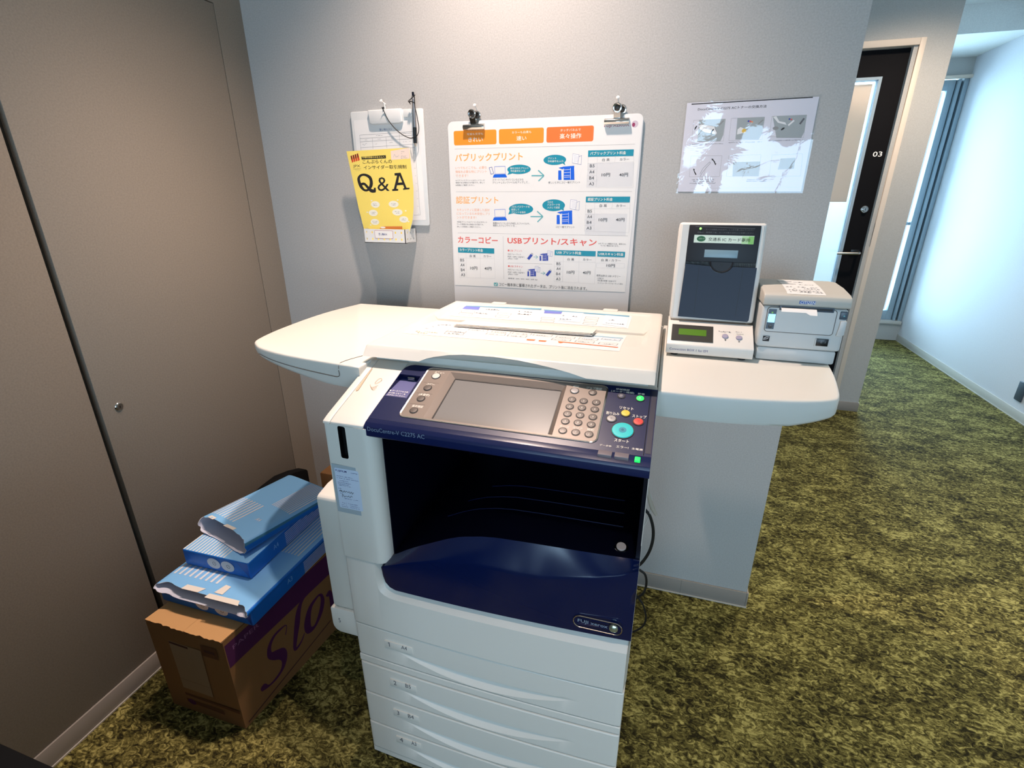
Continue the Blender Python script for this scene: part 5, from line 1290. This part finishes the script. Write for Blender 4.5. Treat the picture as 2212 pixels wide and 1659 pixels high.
FL = [(.0178, .0075), (.1615, .0045), (.1640, .0080), (.1652, .119)] + [(.0950 + .0245 * math.cos(t), .1285 + .0235 * -math.sin(t)) for t in [.42 + (math.pi - .84) * k / n for k in range(n + 1)]] + [(.0212, .1225)]
m.plate(FL, [], rf, 0, .0085, 'reader_slate')
for a, b, c, d in ((.0497, .118, .0507, .013), (.1382, .116, .1355, .015)): m.face([rf(a, b, .0087), rf(a + .0006, b, .0087), rf(c + .0006, d, .0087), rf(c, d, .0087)], 'black2')
m.build('card_door', cr, 40, label='slate grey flap below the slot')
m = MB(); m.plate([(.0950 + .0235 * math.cos(t), .1285 - .0225 * math.sin(t)) for t in [math.pi * k / n for k in range(n + 1)]], [], rf, 0, .0055, 'reader_black')
m.tube([rf(.0950 + .0222 * math.cos(t), .1285 - .0212 * math.sin(t), .0065) for t in [math.pi * k / n for k in range(n + 1)]], .0014, 'reader_black', 8, False); m.art([('P', [(91, 125), (99.5, 125), (95.2, 117.5)], 'black2')], rf, .0057); m.build('thumb_cutout', cr)

rp = thing('receipt_printer', 'small grey receipt printer on the right end of the copier shelf', 'receipt printer', (1.59, -.26, .979))
rx = lambda a, b, d: (1.513 + a, -.366 - d, .98 + b)
m = MB(); m.box(1.516, 1.664, -.363, -.152, .9805, 1.0085, 'printer_grey', .004); m.build('base', rp)
m = MB(); m.box(1.5125, 1.6690, -.3655, -.150, 1.009, 1.0965, 'printer_grey', .006, 3); body = m.build('body', rp, 40)
m = MB(); D0 = rrect(.0095, .063, .1355, .1145, .006)
for p, q in zip(D0, D0[1:] + D0[:1]):
    m.tube([rx(*p, .0002), rx(*q, .0002)], .0006, 'seam', 5, False)
m.plate(rrect(.0105, .064, .1345, .1135, .005), [], rx, 0, .0012, 'printer_grey'); m.build('front_flap', rp)
m = MB()
TP = [(-.364, 1.0975), (-.3672, 1.100), (-.3672, 1.112), (-.364, 1.1195), (-.350, 1.1235), (-.30, 1.129), (-.24, 1.131), (-.19, 1.126), (-.160, 1.112), (-.152, 1.0975)]
m.prism(TP, 'x', 1.5115, 1.6705, 'printer_top', .003, 3); m.build('lid', rp, 50)
m = MB(); m.box(1.513 + .0305, 1.513 + .1290, -.3685, -.352, 1.0895, 1.0985, 'printer_slate', .001); m.box(1.513 + .034, 1.513 + .126, -.3688, -.36, 1.0925, 1.0970, 'black2'); m.build('paper_slot', rp)
m = MB(); m.grid(lambda a, v: (1.513 + a, -.3685 - .010 * v - .004 * v * max(0, (a - .075) / .02), .98 + .1145 - .006 * v * v - (.004 * v if a > .078 else 0)), [.033, .05, .065, .0775, .085, .0975], span(0, 1, 4), 'paper_white'); m.build('receipt_paper', rp, label='torn end of the receipt roll')
m = MB(); m.plate([(.0115, .069), (.0265, .069), (.0265, .1105), (.0120, .1105)], [], rx, .001, .0022, 'printer_slate'); m.face([rx(a, b, .0025) for a, b in ((.0125, .083), (.0258, .083), (.0258, .1005), (.0125, .1005))], 'printer_lit')
m.lathe([(.0042, 0), (.0038, .0012), (0, .0014)], rx(.0195, .0745, .0022), (0, -1, 0), 'lcd_frame', 20); m.lathe([(.0018, 0), (0, .0006)], rx(.0190, .1035, .0022), (0, -1, 0), 'greenfade', 14); m.build('control_strip', rp, label='control strip with a lit blue window')
m = MB(); m.box(1.513 + .107, 1.513 + .134, -.3675, -.36, 1.0180, 1.0355, 'printer_grey', .001); m.box(1.513 + .1095, 1.513 + .1312, -.3690, -.36, 1.0203, 1.0353, 'black_plastic', .0008); m.art([i for i in DATA['RP'] if i[0] == 'T' and i[1] in 'OI'], lambda a, b, d: (1.513 + a, -.3691 - d, .98 + b)); m.build('power_switch', rp, label='black rocker switch')
m = MB(); m.face([rx(a, b, .0004) for a, b in ((.0103, .0420), (.0227, .0420), (.0227, .0533), (.0103, .0533))], 'ink2'); m.art([i for i in DATA['RP'] if i[0] == 'V'], rx, .0007); m.build('energy_sticker', rp, label='dark square sticker')
m = MB(); m.face([(1.513 + a, -.3676, .98 + b) for a, b in ((.0645, .1240), (.0935, .1240), (.0935, .1305), (.0645, .1305))], 'logo_blue'); m.art([i for i in DATA['RP'] if i[0] == 'T' and i[1] == 'CITIZEN'], lambda a, b, d: (1.513 + a, -.3676 - d, .98 + b)); m.build('name_plate', rp, label='blue name plate with white lettering')
m = MB(); m.box(1.513 + .141, 1.513 + .1545, -.3675, -.34, 1.0765, 1.0930, 'printer_slate', .002); m.art([('T', '▲', 146.5, 103, 150.5, 3.5, 'aqua', 0)], lambda a, b, d: (1.513 + a, -.3676 - d, .98 + b)); m.build('cover_button', rp)
m = MB(); m.prism([(.1415, .063), (.150, .0615), (.1555, .066), (.1555, .0945), (.1445, .0945), (.1435, .078)], 'y', -.3690, -.35, 'printer_grey', .0015, 2, lambda c: Vector((1.513 + c.x, c.y, .98 + c.z))); m.build('finger_notch', rp)
m = MB()
def tz(y): return lerp([(-.364, 1.1195), (-.350, 1.1235), (-.30, 1.129), (-.24, 1.131), (-.19, 1.126), (-.16, 1.112)], y)
tp = lambda a, b, d: (1.513 + .040 + (a - .034) * .92 + b * -.0, -.358 + (b + .014) * .52, tz(-.358 + (b + .014) * .52) + .0004 + d)
m.grid(lambda a, b: tp(a, b, 0), span(.036, .112, 6), span(-.014, .235, 12), 'paper_white')
def skew(a, b): return (a - .17 * 0, b)
TR = []
for it in DATA['RPTOP']:
    if it[0] == 'S': TR.append(('S', it[1] - (it[2] + 10) * .18, it[2], it[3] - (it[2] + 10) * .18, it[4], it[5]))
    if it[0] == 'L': TR.append(('L', [(p[0] - (p[1] + 10) * .18, p[1]) for p in it[1]], it[2], it[3]))
m.art(TR, tp, .0004); m.build('instruction_sticker', rp, label='white instruction sticker on the printer lid')
# cords on the right flank of the copier
for pts, r, c, nm in (([(1.316, -.3, .53), (1.326, -.3, .516), (1.34, -.3, .499), (1.352, -.3, .462), (1.355, -.3, .423), (1.349, -.3, .381), (1.334, -.3, .342), (1.318, -.3, .32)], .0042, 'cable_black', 'power_cord'), ([(1.318, -.3, .318), (1.333, -.3, .312), (1.346, -.3, .301), (1.352, -.3, .271), (1.346, -.3, .233), (1.318, -.3, .20)], .0035, 'cable_black', 'power_cord'), ([(1.316, -.3, .236), (1.333, -.3, .216), (1.35, -.3, .192), (1.362, -.3, .15), (1.357, -.3, .114), (1.335, -.3, .086), (1.316, -.3, .075)], .0028, 'cable_black', 'power_cord'), ([(1.318, -.3, .60), (1.329, -.3, .575), (1.340, -.3, .55), (1.338, -.3, .50), (1.322, -.3, .44)], .0018, 'cable_white', 'signal_cable')):
    m = MB(); m.tube(pts, r, c, 10); m.build(nm, cp)
m = MB(); m.tube([(1.324, -.3, .590), (1.333, -.3, .556), (1.343, -.3, .528), (1.356, -.3, .505)], lambda t: .0042 + .0035 * math.sin(math.pi * min(1, t * 1.05)) * t, 'lever_beige', 12); m.build('release_lever', cp)

# ---------------------------------------------------------------- things on the back wall
pb = thing('notice_board', 'large white price board with orange and teal print, hung by two clips above the copier', 'notice board', (.941, -.006, .80))
m = MB(); m.prism(rrect(.6656, .80, 1.2171, 1.506, .016), 'y', -.0062, -.0036, 'board_white', .0005, 1); m.build('backing_board', pb)
m = MB(); PO = rrect(.6672, 1.2, 1.2155, 1.5045, .0145); PO = [p for p in PO if p[1] > 1.3]
PO = PO + [(.6700, 1.0390), (.78, 1.0400), (.95, 1.0385), (1.08, 1.0425), (1.2054, 1.0446)]
m.plate(PO, [], lambda a, b, d: (a, -.0064 - d, b), 0, .0006, 'paper_white')
pfn = lambda a, b, d: (.6656 + a, -.00702 - d, b)
for q in ([(.4135, 1.3905), (.536, 1.3905), (.536, 1.330), (.4135, 1.330)], [(.4135, 1.2605), (.5285, 1.2605), (.5285, 1.2020), (.4135, 1.2020)]): m.face([pfn(a, b, .00003) for a, b in q], 'board_white')
m.art(DATA['POSTER'], pfn, .00006); m.build('printed_sheet', pb, label='printed price sheet')
def bulldog(nm, x, zj, zr, xr, lab):
    t = thing(nm, lab, 'clip', (x, -.012, zj), 'bulldog clips on the price board')
    m = MB(); m.prism([(-.0078, zj - .0075), (-.0105, zj - .0085), (-.0155, zj - .006), (-.0185, zj - .0005), (-.0165, zj + .0055), (-.012, zj + .0085), (-.0035, zj + .009), (-.0035, zj + .006), (-.0078, zj + .006)], 'x', x - .032, x + .032, 'chrome', .0008); m.build('jaw', t)
    for k, (px, yy, dz) in enumerate(((xr, -.0175, 0), (xr + .011, -.0065, -.003))):
        m = MB(); m.tube([(px + .0095 * math.cos(a), yy - .0015 * math.sin(a), zr + dz + .0095 * math.sin(a)) for a in [2 * math.pi * q / 20 for q in range(21)]], .0027, 'chrome', 8, False); m.lathe([(.0075, -.001), (.004, .001), (.0035, -.002), (0, -.002)], (px, yy, zr + dz), (0, -1, 0), 'taupe_dark', 20)
        b = bmesh.new(); m.box(-.0085, .0085, -.0008, .0008, 0, 1, 'chrome', 0, 1, lambda c, px=px, yy=yy, dz=dz: Vector((px + (x - px) * (1 - c.z) * .6 + c.x, yy + (-.010 - yy) * (1 - c.z) + c.y, zj + .007 + (zr + dz - .007 - zj - .007) * c.z))); b.free(); m.build('handle', t)
    return t
bulldog('bulldog_clip', .749, 1.4890, 1.5220, .746, 'chrome bulldog clip on the left end of the price board top edge')
bulldog('bulldog_clip', 1.149, 1.4885, 1.5200, 1.149, 'chrome bulldog clip on the right end of the price board top edge')
def pin(x, z, x2, z2, lab, y=-.020):
    m = MB(); m.lathe([(0, 0), (.0035, .0002), (.0048, .0018), (.0046, .0035), (.002, .0055), (.0016, .008)], (x, y, z), (x2 - x, -y * .8, z2 - z), 'paper_white', 18); m.tube([(x, y + .004, z), (x2, -.001, z2)], .0016, 'paper_white', 8)
    return tag(m.build('push_pin'), lab, 'push pin', 'white push pins on the grey wall')
pin(.755, 1.5445, .757, 1.531, 'white push pin holding the left clip of the price board'); pin(1.1485, 1.5445, 1.1495, 1.533, 'white push pin holding the right clip of the price board'); pin(.4618, 1.5682, .4672, 1.5605, 'white push pin above the white clipboard')
# clipboard
cl = thing('clipboard', 'white clipboard with a lost property list, hanging left of the price board', 'clipboard', (.47, -.005, 1.22))
m = MB(); m.prism(rrect(.3482, 1.2195, .5910, 1.5445, .006), 'y', -.0075, -.0025, 'clip_white', .001); m.build('board', cl)
m = MB(); m.tube([(.4655, -.008, 1.5635), (.4668, -.006, 1.556), (.469, -.009, 1.5475)], .0019, 'clip_white', 8); m.build('hook', cl)
m = MB(); m.face([(a, -.0080, b) for a, b in ((.3572, 1.232), (.5795, 1.236), (.5755, 1.5235), (.3572, 1.5215))], 'paper_white'); m.art(DATA['CLIPBOARD'], lambda a, b, d: (.41 + a, -.0081 - d, b), .00006); m.build('list_sheet', cl, label='printed list with a table')
m = MB(); m.prism([(.413, 1.5455), (.5245, 1.5462), (.5262, 1.510), (.515, 1.5065), (.425, 1.5065), (.4165, 1.5105)], 'y', -.0165, -.007, 'clip_white', .003, 3); m.build('clamp', cl, 40)
m = MB(); m.prism([(.5295, 1.5432), (.5600, 1.5440), (.5608, 1.5235), (.5290, 1.5222)], 'y', -.0115, -.007, 'clip_white', .001); m.build('pen_holder', cl)
pe = thing('ballpoint_pen', 'clear ballpoint pen with black grip hanging over the clipboard', 'pen', (.567, -.021, 1.444))
def pen_seg(a, b, r0, r1, mname, nm, lab=None):
    m = MB(); A = Vector(a); B = Vector(b); d = B - A
    m.lathe([(0, 0), (r0, 0), (r1, d.length), (0, d.length)], A, d, mname, 16); m.build(nm, pe, label=lab)
q = lambda x, z: (.41 + x / 1000, -.021, z / 1000)
pen_seg(q(159.6, 1573), q(158.2, 1493), .0045, .0050, 'pen_clear', 'barrel', 'clear barrel'); pen_seg(q(159.6, 1570), q(157.6, 1480), .0014, .0014, 'paper_white', 'refill'); pen_seg(q(158.2, 1493.5), q(156.5, 1452), .0056, .0052, 'black_plastic', 'grip', 'black grip'); pen_seg(q(156.5, 1452), q(156.3, 1443), .0042, .0010, 'steel', 'tip'); pen_seg(q(159.2, 1584), q(159.5, 1574), .0032, .0036, 'navy_dark', 'push_top')
CD = [i for i in DATA['CLIPBOARD'] if i[0] == 'INFO' and i[1] == 'cord'][0][2:]
m = MB()
for k, P in enumerate(CD): m.tube([(.41 + a / 1000, -.0185 if (k == 0 and 0 < i < 7) else -.0265, b / 1000) for i, (a, b) in enumerate(P)], .0012, 'cable_black', 7)
m.lathe([(0, -.004), (.0035, -.002), (.004, .001), (0, .0045)], (.41 + .149, -.026, 1.5605), (.6, -.3, .7), 'cable_black', 10); m.lathe([(0, -.003), (.0028, 0), (0, .003)], (.469, -.0185, 1.549), (0, -1, 0), 'cable_black', 10)
tag(m.build('pen_cord'), 'thin black cord tied from the clipboard to the pen', 'cord')
# holder and brochure
hd = thing('wall_basket', 'small white perforated plastic basket on the wall holding the yellow brochure', 'basket', (.468, -.04, 1.169))
m = MB(); HX0, HX1, HZ0, HZ1 = .3955, .5405, 1.1695, 1.211
hole = lambda x, z, w=.0026, h=.0030: [(x - w, z - h), (x + w, z - h), (x + w, z + h), (x - w, z + h)]
HO = [hole(.40 + x / 1000, z) for x in (6.5, 26.2, 47, 67.4, 87.8, 107.5, 128) for z in (1.2012, 1.1812)]
FB = [(HX0 + .003, HZ0), (HX1, HZ0 - .0005), (HX1, HZ1), (HX0, HZ1), (HX0, HZ0 + .004)]
m.plate(FB, HO, lambda a, b, d: (a, -.075 - d, b), -.0018, 0, 'clip_white'); m.plate(FB, HO, lambda a, b, d: (a, -.0732 + d * 0, b), 0, 0, 'clip_white')
HS = [hole(y, z) for y in (-.060, -.040, -.020) for z in (1.2012, 1.1812)]
SB = [(-.075, HZ0), (-.004, HZ0 + .002), (-.004, HZ1), (-.075, HZ1)]
m.plate(SB, HS, lambda a, b, d: (HX1 + d, a, b), -.0018, 0, 'clip_white'); m.plate(SB, HS, lambda a, b, d: (HX1 - .0018, a, b), 0, 0, 'clip_white')
m.plate(SB, HS, lambda a, b, d: (HX0 + .0008 - d, a, b), -.0018, 0, 'clip_white')
m.box(HX0, HX1, -.075, -.004, HZ0, HZ0 + .002, 'clip_white'); m.box(HX0, HX1, -.006, -.004, HZ0, HZ1, 'clip_white'); m.build('basket_shell', hd)
m = MB(); hf = lambda a, b, d: (.40 + a, -.0752 - d, b)
m.face([hf(a, b, .0003) for a, b in rrect(.0355, 1.1830, .0992, 1.2075, .003)], 'label_border'); m.face([hf(a, b, .0005) for a, b in rrect(.0365, 1.1840, .0982, 1.2065, .0025)], 'paper_white')
m.art(DATA['HOLDER'], hf, .0007); m.build('name_label', hd, label='white label in a red border')
br = thing('brochure', 'yellow brochure with large Q & A lettering, standing in the white basket', 'brochure', (.46, -.045, 1.173))
LEFT = [(1.174, -.0160), (1.2076, -.0206), (1.2721, -.0323), (1.3617, -.0437), (1.4336, -.0540)]; RIGHT = [(1.174, .130), (1.2115, .1435), (1.2361, .1535), (1.2733, .1600), (1.3277, .1640), (1.3843, .1616), (1.4385, .1589)]
def bf(a, b, d=0):
    u = (a - lerp(LEFT, b)) / (lerp(RIGHT, b) - lerp(LEFT, b)); return (.40 + a, -.0455 - d, b)
m = MB(); zt_ = lambda u, t: 1.174 + (1.4336 + .0049 * u - 1.174) * t
bg = lambda off, sh: (lambda u, t: bf(lerp(LEFT, zt_(u, t)) + u * (lerp(RIGHT, zt_(u, t)) - lerp(LEFT, zt_(u, t))) + sh, zt_(u, t), off))
m.grid(bg(0, 0), span(0, 1, 16), span(0, 1, 24), 'brochure'); m.art(DATA['BROCHURE'], bf, .00006); m.build('cover', br, 60)
m = MB(); m.grid(bg(-.0025, .001), span(0, 1, 16), span(0, 1, 24), 'paper_white'); m.grid(bg(-.0015, .0006), span(0, 1, 16), span(0, 1, 24), 'paper_white'); m.build('inner_pages', br, 60)
# laminated instruction sheet
sh = thing('instruction_sheet', 'glossy laminated toner instruction sheet on the wall above the card reader', 'instruction sheet', (1.468, -.003, 1.313))
wv = lambda a, b: .0016 + .0011 * math.sin(a * 21 + b * 9) * math.sin(b * 26 + 1) + .0009 * math.sin(a * 44 - b * 17)
sfn = lambda a, b, d: (1.3162 + a, -.0012 - wv(a, b) - d, 1.529 + b)
sff = lambda a, b, d: (1.3162 + a, -.0012 - d, 1.529 + b)
m = MB(); m.grid(lambda a, b: sff(a, b, 0), span(.004, .299, 30), span(-.212, -.004, 22), 'sheet_paper'); m.art(DATA['SHEET'], sff, .00006); m.build('printed_page', sh, 60)
m = MB(); m.grid(lambda a, b: sfn(a, b, .0016), span(.0, .303, 60), span(-.216, 0, 44), 'laminate'); m.build('laminate_film', sh, 60, label='shiny plastic film')

# ---------------------------------------------------------------- paper stack on the floor, left
ct = thing('carton', 'brown cardboard carton with purple lettering on the floor, under the blue paper packages', 'carton', (.28, -.62, 0))
cD = Vector((math.sin(math.radians(5)), math.cos(math.radians(5)), 0)); cN = Vector((cD.y, -cD.x, 0))
FL_, FR_ = Vector((.140, -.838, 0)), Vector((.3845, -.836, 0)); BL_, BR_ = FL_ + cD * .43, FR_ + cD * .43; up = Vector((0, 0, .300))
m = MB()
for a, b in ((FL_, FR_), (FR_, BR_), (BR_, BL_), (BL_, FL_)): m.face([a, b, b + up, a + up], 'carton')
m.face([FL_, FR_, BR_, BL_], 'carton'); m.face([p + up for p in (FL_, FR_, BR_, BL_)], 'carton_dark')
csf = lambda a, b, d: Vector((.3845, -.836, 0)) + cD * a + cN * d + Vector((0, 0, b))
m.art([('P', [(2, 215), (428, 215), (428, 287), (2, 287)], 'purple')] + DATA['CSIDE'], csf, .0004)
cff = lambda a, b, d: Vector((.386 + a, -.8385 + a * -.008 - d, b))
m.art([('P', [(-200, 250), (-80, 251), (-84, 86), (-206, 84)], 'carton_label'), ('L', [(-186, 245), (-124, 244)], 7, 'brown'), ('P', [(-76, 272), (-26, 274), (-26, 238), (-78, 236)], 'carton_dark'), ('L', [(-68, 255), (-34, 256)], 9, 'brown'), ('L', [(-244, 62), (-3, 62)], 9, 'carton_dark'), ('L', [(-190, 38), (-60, 38)], 14, 'carton_dark'), ('E', -170, 36, 14, 10, 'purple'), ('L', [(-198, 118), (-84, 120)], .8, 'carton_dark'), ('P', [(-202, 120), (-84, 122), (-84, 88), (-205, 86)], 'carton_light')][:8], cff, .0005)
m.build('box_body', ct)
def flap(x0, x1, lift, y1, rag):
    m = MB(); random.seed(rag)
    R = span(x0, x1, 14); jag = [random.uniform(0, .004) for _ in R]
    for zz in (0, .003): m.grid(lambda x, v: Vector((x, 0, 0)) * 1 + Vector((cD.x / cD.y * (v * y1), -.8375 + v * y1 - (jag[R.index(x)] if v == 0 else 0), .3005 + zz + lift * (1 - v) * max(0, min(1, (1 - v) * 3)))), R, span(0, 1, 10), 'carton_light')
    for a, b, ja, jb in zip(R, R[1:], jag, jag[1:]): m.face([(a, -.8375 - ja, .3005 + lift), (b, -.8375 - jb, .3005 + lift), (b, -.8375 - jb, .3035 + lift), (a, -.8375 - ja, .3035 + lift)], 'carton')
    m.build('flap', ct)
flap(.1405, .2665, 0, .42, 3); flap(.2685, .3845, .0015, .42, 5)
def frame(o, ang):
    c, s = math.cos(math.radians(ang)), math.sin(math.radians(ang)); return lambda u, v, z: Vector((o[0] + u * c - v * s, o[1] + u * s + v * c, z))
def ream(name, lab, o, ang, w, l, z0, h, word, grp):
    t = thing(name, lab, 'paper package', frame(o, ang)(w / 2, l / 2, z0), grp); F = frame(o, ang)
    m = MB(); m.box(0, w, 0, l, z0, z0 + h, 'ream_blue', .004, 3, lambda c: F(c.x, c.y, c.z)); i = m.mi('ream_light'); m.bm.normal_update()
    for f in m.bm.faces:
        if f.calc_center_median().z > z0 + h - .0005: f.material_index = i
    tp = lambda a, b, d: F(a, b, z0 + h + d); sdf = lambda a, b, d: F(w + d, a, z0 + b); fr_ = lambda a, b, d: F(a, -d, z0 + b)
    W_, L_ = w * 1000, l * 1000
    for k in range(14): x = 4 + k * W_ * .047; m.art([('L', [(x, 2), (x, L_ * .42)], W_ * .018, 'ream_white')], tp)
    for k in range(9): x = W_ * .70 + k * W_ * .03; m.art([('L', [(x, L_ * .45), (x, L_ - 4)], W_ * .012, 'ream_white')], tp)
    for k in range(8): z = 4 + k * (h * 1000 - 6) / 8; m.art([('L', [(L_ * .46, z), (L_ - 4, z)], 1.7, 'ream_white')], sdf)
    m.art([('T', word, L_ * .30, h * 450, L_ * .30 + 20, 14, 'ream_light', 0)], sdf)
    cr_ = [(W_ - 34, h * 960), (W_ - 3, 3), (W_ - 3, h * 960)]
    m.art([('P', cr_, 'ream_deep'), ('L', [(W_ - 36, h * 960), (W_ - 3, 3)], .8, 'navy'), ('L', [(3, h * 960), (30, h * 300), (3, 3)], .6, 'ream_deep')], fr_)
    m.build('wrapping', t)
    for k in (0, 1):
        m = MB(); cx = W_ * (.47 + k * .21); m.art([('P', [(cx - 21 * math.cos(q), h * 520 + sg * h * 330 * math.sin(q)) for sg, Q in ((1, span(0, math.pi, 14)), (-1, span(math.pi, 0, 14))) for q in Q], 'ream_white'), ('E', cx + 2, h * 520, 6, 6, 'grey'), ('E', cx + 2, h * 520, 4.4, 4.4, 'ream_white'), ('L', [(cx - 1, h * 460), (cx + 5, h * 590)], 1, 'grey')], fr_, .001); m.build('seal', t, label='white oval seal')
    return t
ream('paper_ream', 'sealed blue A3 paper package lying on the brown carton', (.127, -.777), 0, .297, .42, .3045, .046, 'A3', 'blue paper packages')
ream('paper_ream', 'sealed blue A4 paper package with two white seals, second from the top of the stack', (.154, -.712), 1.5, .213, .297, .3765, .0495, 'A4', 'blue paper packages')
def wrapper(name, lab, o, ang, w, l, z0, hf, hb, rag, droop, word, patches):
    F = frame(o, ang); t = thing(name, lab, 'paper wrapper', F(w / 2, l / 2, z0), 'torn open paper wrappers'); random.seed(rag)
    n = 48; TH = [2 * math.pi * k / n for k in range(n)]
    rg = [random.uniform(-1, 1) for _ in TH]; rg = [(rg[i - 1] + 2 * rg[i] + rg[(i + 1) % n]) / 4 for i in range(n)]
    def sec(i, v, ins):
        th = TH[i]; h = (hf + (hb - hf) * v) / 2; e = .38; c, s = math.cos(th), math.sin(th)
        x = w / 2 + (w / 2 - ins) * math.copysign(abs(c) ** e, c); z = z0 + h + (h - ins) * math.copysign(abs(s) ** .75, s)
        y = v * l
        if v < .25:
            k = 1 - v / .25; y += k * (.006 * rg[i] + .014 * max(0, s) * (1 - .4 * c)); z += -droop * max(0, 1 - v / .033) * max(0, -s) * (.5 + .5 * c) + k * (.003 * math.sin(5 * th) * (.4 if s > 0 else .2) * (hf / .05)); z = z if s < -.2 and droop else max(z, z0 + ins)
        return F(x, y, z)
    VS = [0, .03, .07, .12, .2, .3, .45, .6, .75, .9, .97, 1]
    m = MB()
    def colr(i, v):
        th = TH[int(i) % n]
        return 'ream_light' if math.sin(th + .06) > .35 else ('ream_shade_teal' if math.sin(th + .06) > .12 and hf > .03 else 'ream_blue')  # teal shoulder band: shade put into the sleeve colour
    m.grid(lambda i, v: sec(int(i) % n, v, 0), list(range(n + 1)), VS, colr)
    m.face([sec(i, 1, 0) for i in range(n)], 'ream_blue')
    G = lambda i, v: sec(int(i) % n, v, .0012)
    m.grid(G, list(range(n + 1)), VS[:-1], 'ream_inner'); m.face([G(i, VS[-2]) for i in range(n)], 'ream_inner')
    for i in range(n): m.face([sec(i, 0, 0), sec((i + 1) % n, 0, 0), G(i + 1, 0), G(i, 0)], 'ream_white')
    def tp(a, b, d):
        c = max(-1, min(1, (a - w / 2) / (w / 2))); v = max(0, min(1, b / l)); h = hf + (hb - hf) * v
        th = math.acos(math.copysign(abs(c) ** (1 / .38), c)); s = math.sin(th); z = z0 + h / 2 + h / 2 * abs(s) ** .75
        if v < .25: z += (1 - v / .25) * .003 * math.sin(5 * th) * .4 * (hf / .05)
        return F(a, b, z + d + .0006)
    W_, L_ = w * 1000, l * 1000
    for k in range(9): x = W_ * .06 + k * W_ * .058; m.art([('L', [(x, L_ * a), (x, L_ * (a + .045))], W_ * .022, 'ream_white') for a in [.12 + q * .04 for q in range(8)]], tp)
    for k in range(11): x = W_ * .60 + k * W_ * .034; m.art([('L', [(x, L_ * a), (x, L_ * (a + .045))], W_ * .013, 'ream_white') for a in [.50 + q * .04 for q in range(12)]], tp)
    m.art(([('T', word, W_ * .72, L_ * .25, W_ * .72 + 17, 12, 'ream_white', 0)] if word else []) + [('P', p, 'paper_cream') for p in patches], tp, .0006)
    m.build('paper_sleeve', t, 45); return t
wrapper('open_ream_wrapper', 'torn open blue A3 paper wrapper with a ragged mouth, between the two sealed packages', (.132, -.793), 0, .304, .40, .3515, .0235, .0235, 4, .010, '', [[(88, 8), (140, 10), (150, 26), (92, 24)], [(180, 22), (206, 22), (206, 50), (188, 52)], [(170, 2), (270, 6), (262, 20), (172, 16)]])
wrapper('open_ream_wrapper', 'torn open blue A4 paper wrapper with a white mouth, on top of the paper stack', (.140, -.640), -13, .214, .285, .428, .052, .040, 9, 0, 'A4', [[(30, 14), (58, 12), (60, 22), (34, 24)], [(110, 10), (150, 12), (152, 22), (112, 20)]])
m = MB(); m.box(.192, .50, -.20, -.03, 0, .374, 'carton', .006, 2); m.box(.345, .347, -.2003, -.03, .373, .3745, 'carton_dark'); tag(m.build('cardboard_box'), 'plain cardboard box behind the paper stack, only one corner showing', 'box')
m = MB(); m.prism([(-.100, .002), (-.106, .306), (-.112, .314), (-.167, .334), (-.234, .350), (-.30, .347), (-.40, .33), (-.42, .002)], 'x', .018, .058, 'black_matte', .004); tag(m.build('black_bag'), 'flat black bag against the left wall behind the blue packages', 'bag')
bn = thing('light_blocking_cabinet', 'low black cabinet in the lower left corner, unseen body added to block window light, only its top edge showing', 'cabinet', (.42, -1.62, 0))  # only the black edge is seen; body added to shade carton and wall
m = MB(); m.box(.012, .835, -1.93, -1.325, .06, .78, 'black_matte', .003); m.build('carcass', bn)
m = MB(); m.box(.008, .840, -1.935, -1.3175, .78, .80, 'black_matte', .002); m.build('top_board', bn)
m = MB(); m.box(.03, .82, -1.90, -1.35, 0, .06, 'black_matte'); m.build('plinth', bn)

for o in list(bpy.data.objects):
    if '_o' in o: del o['_o']
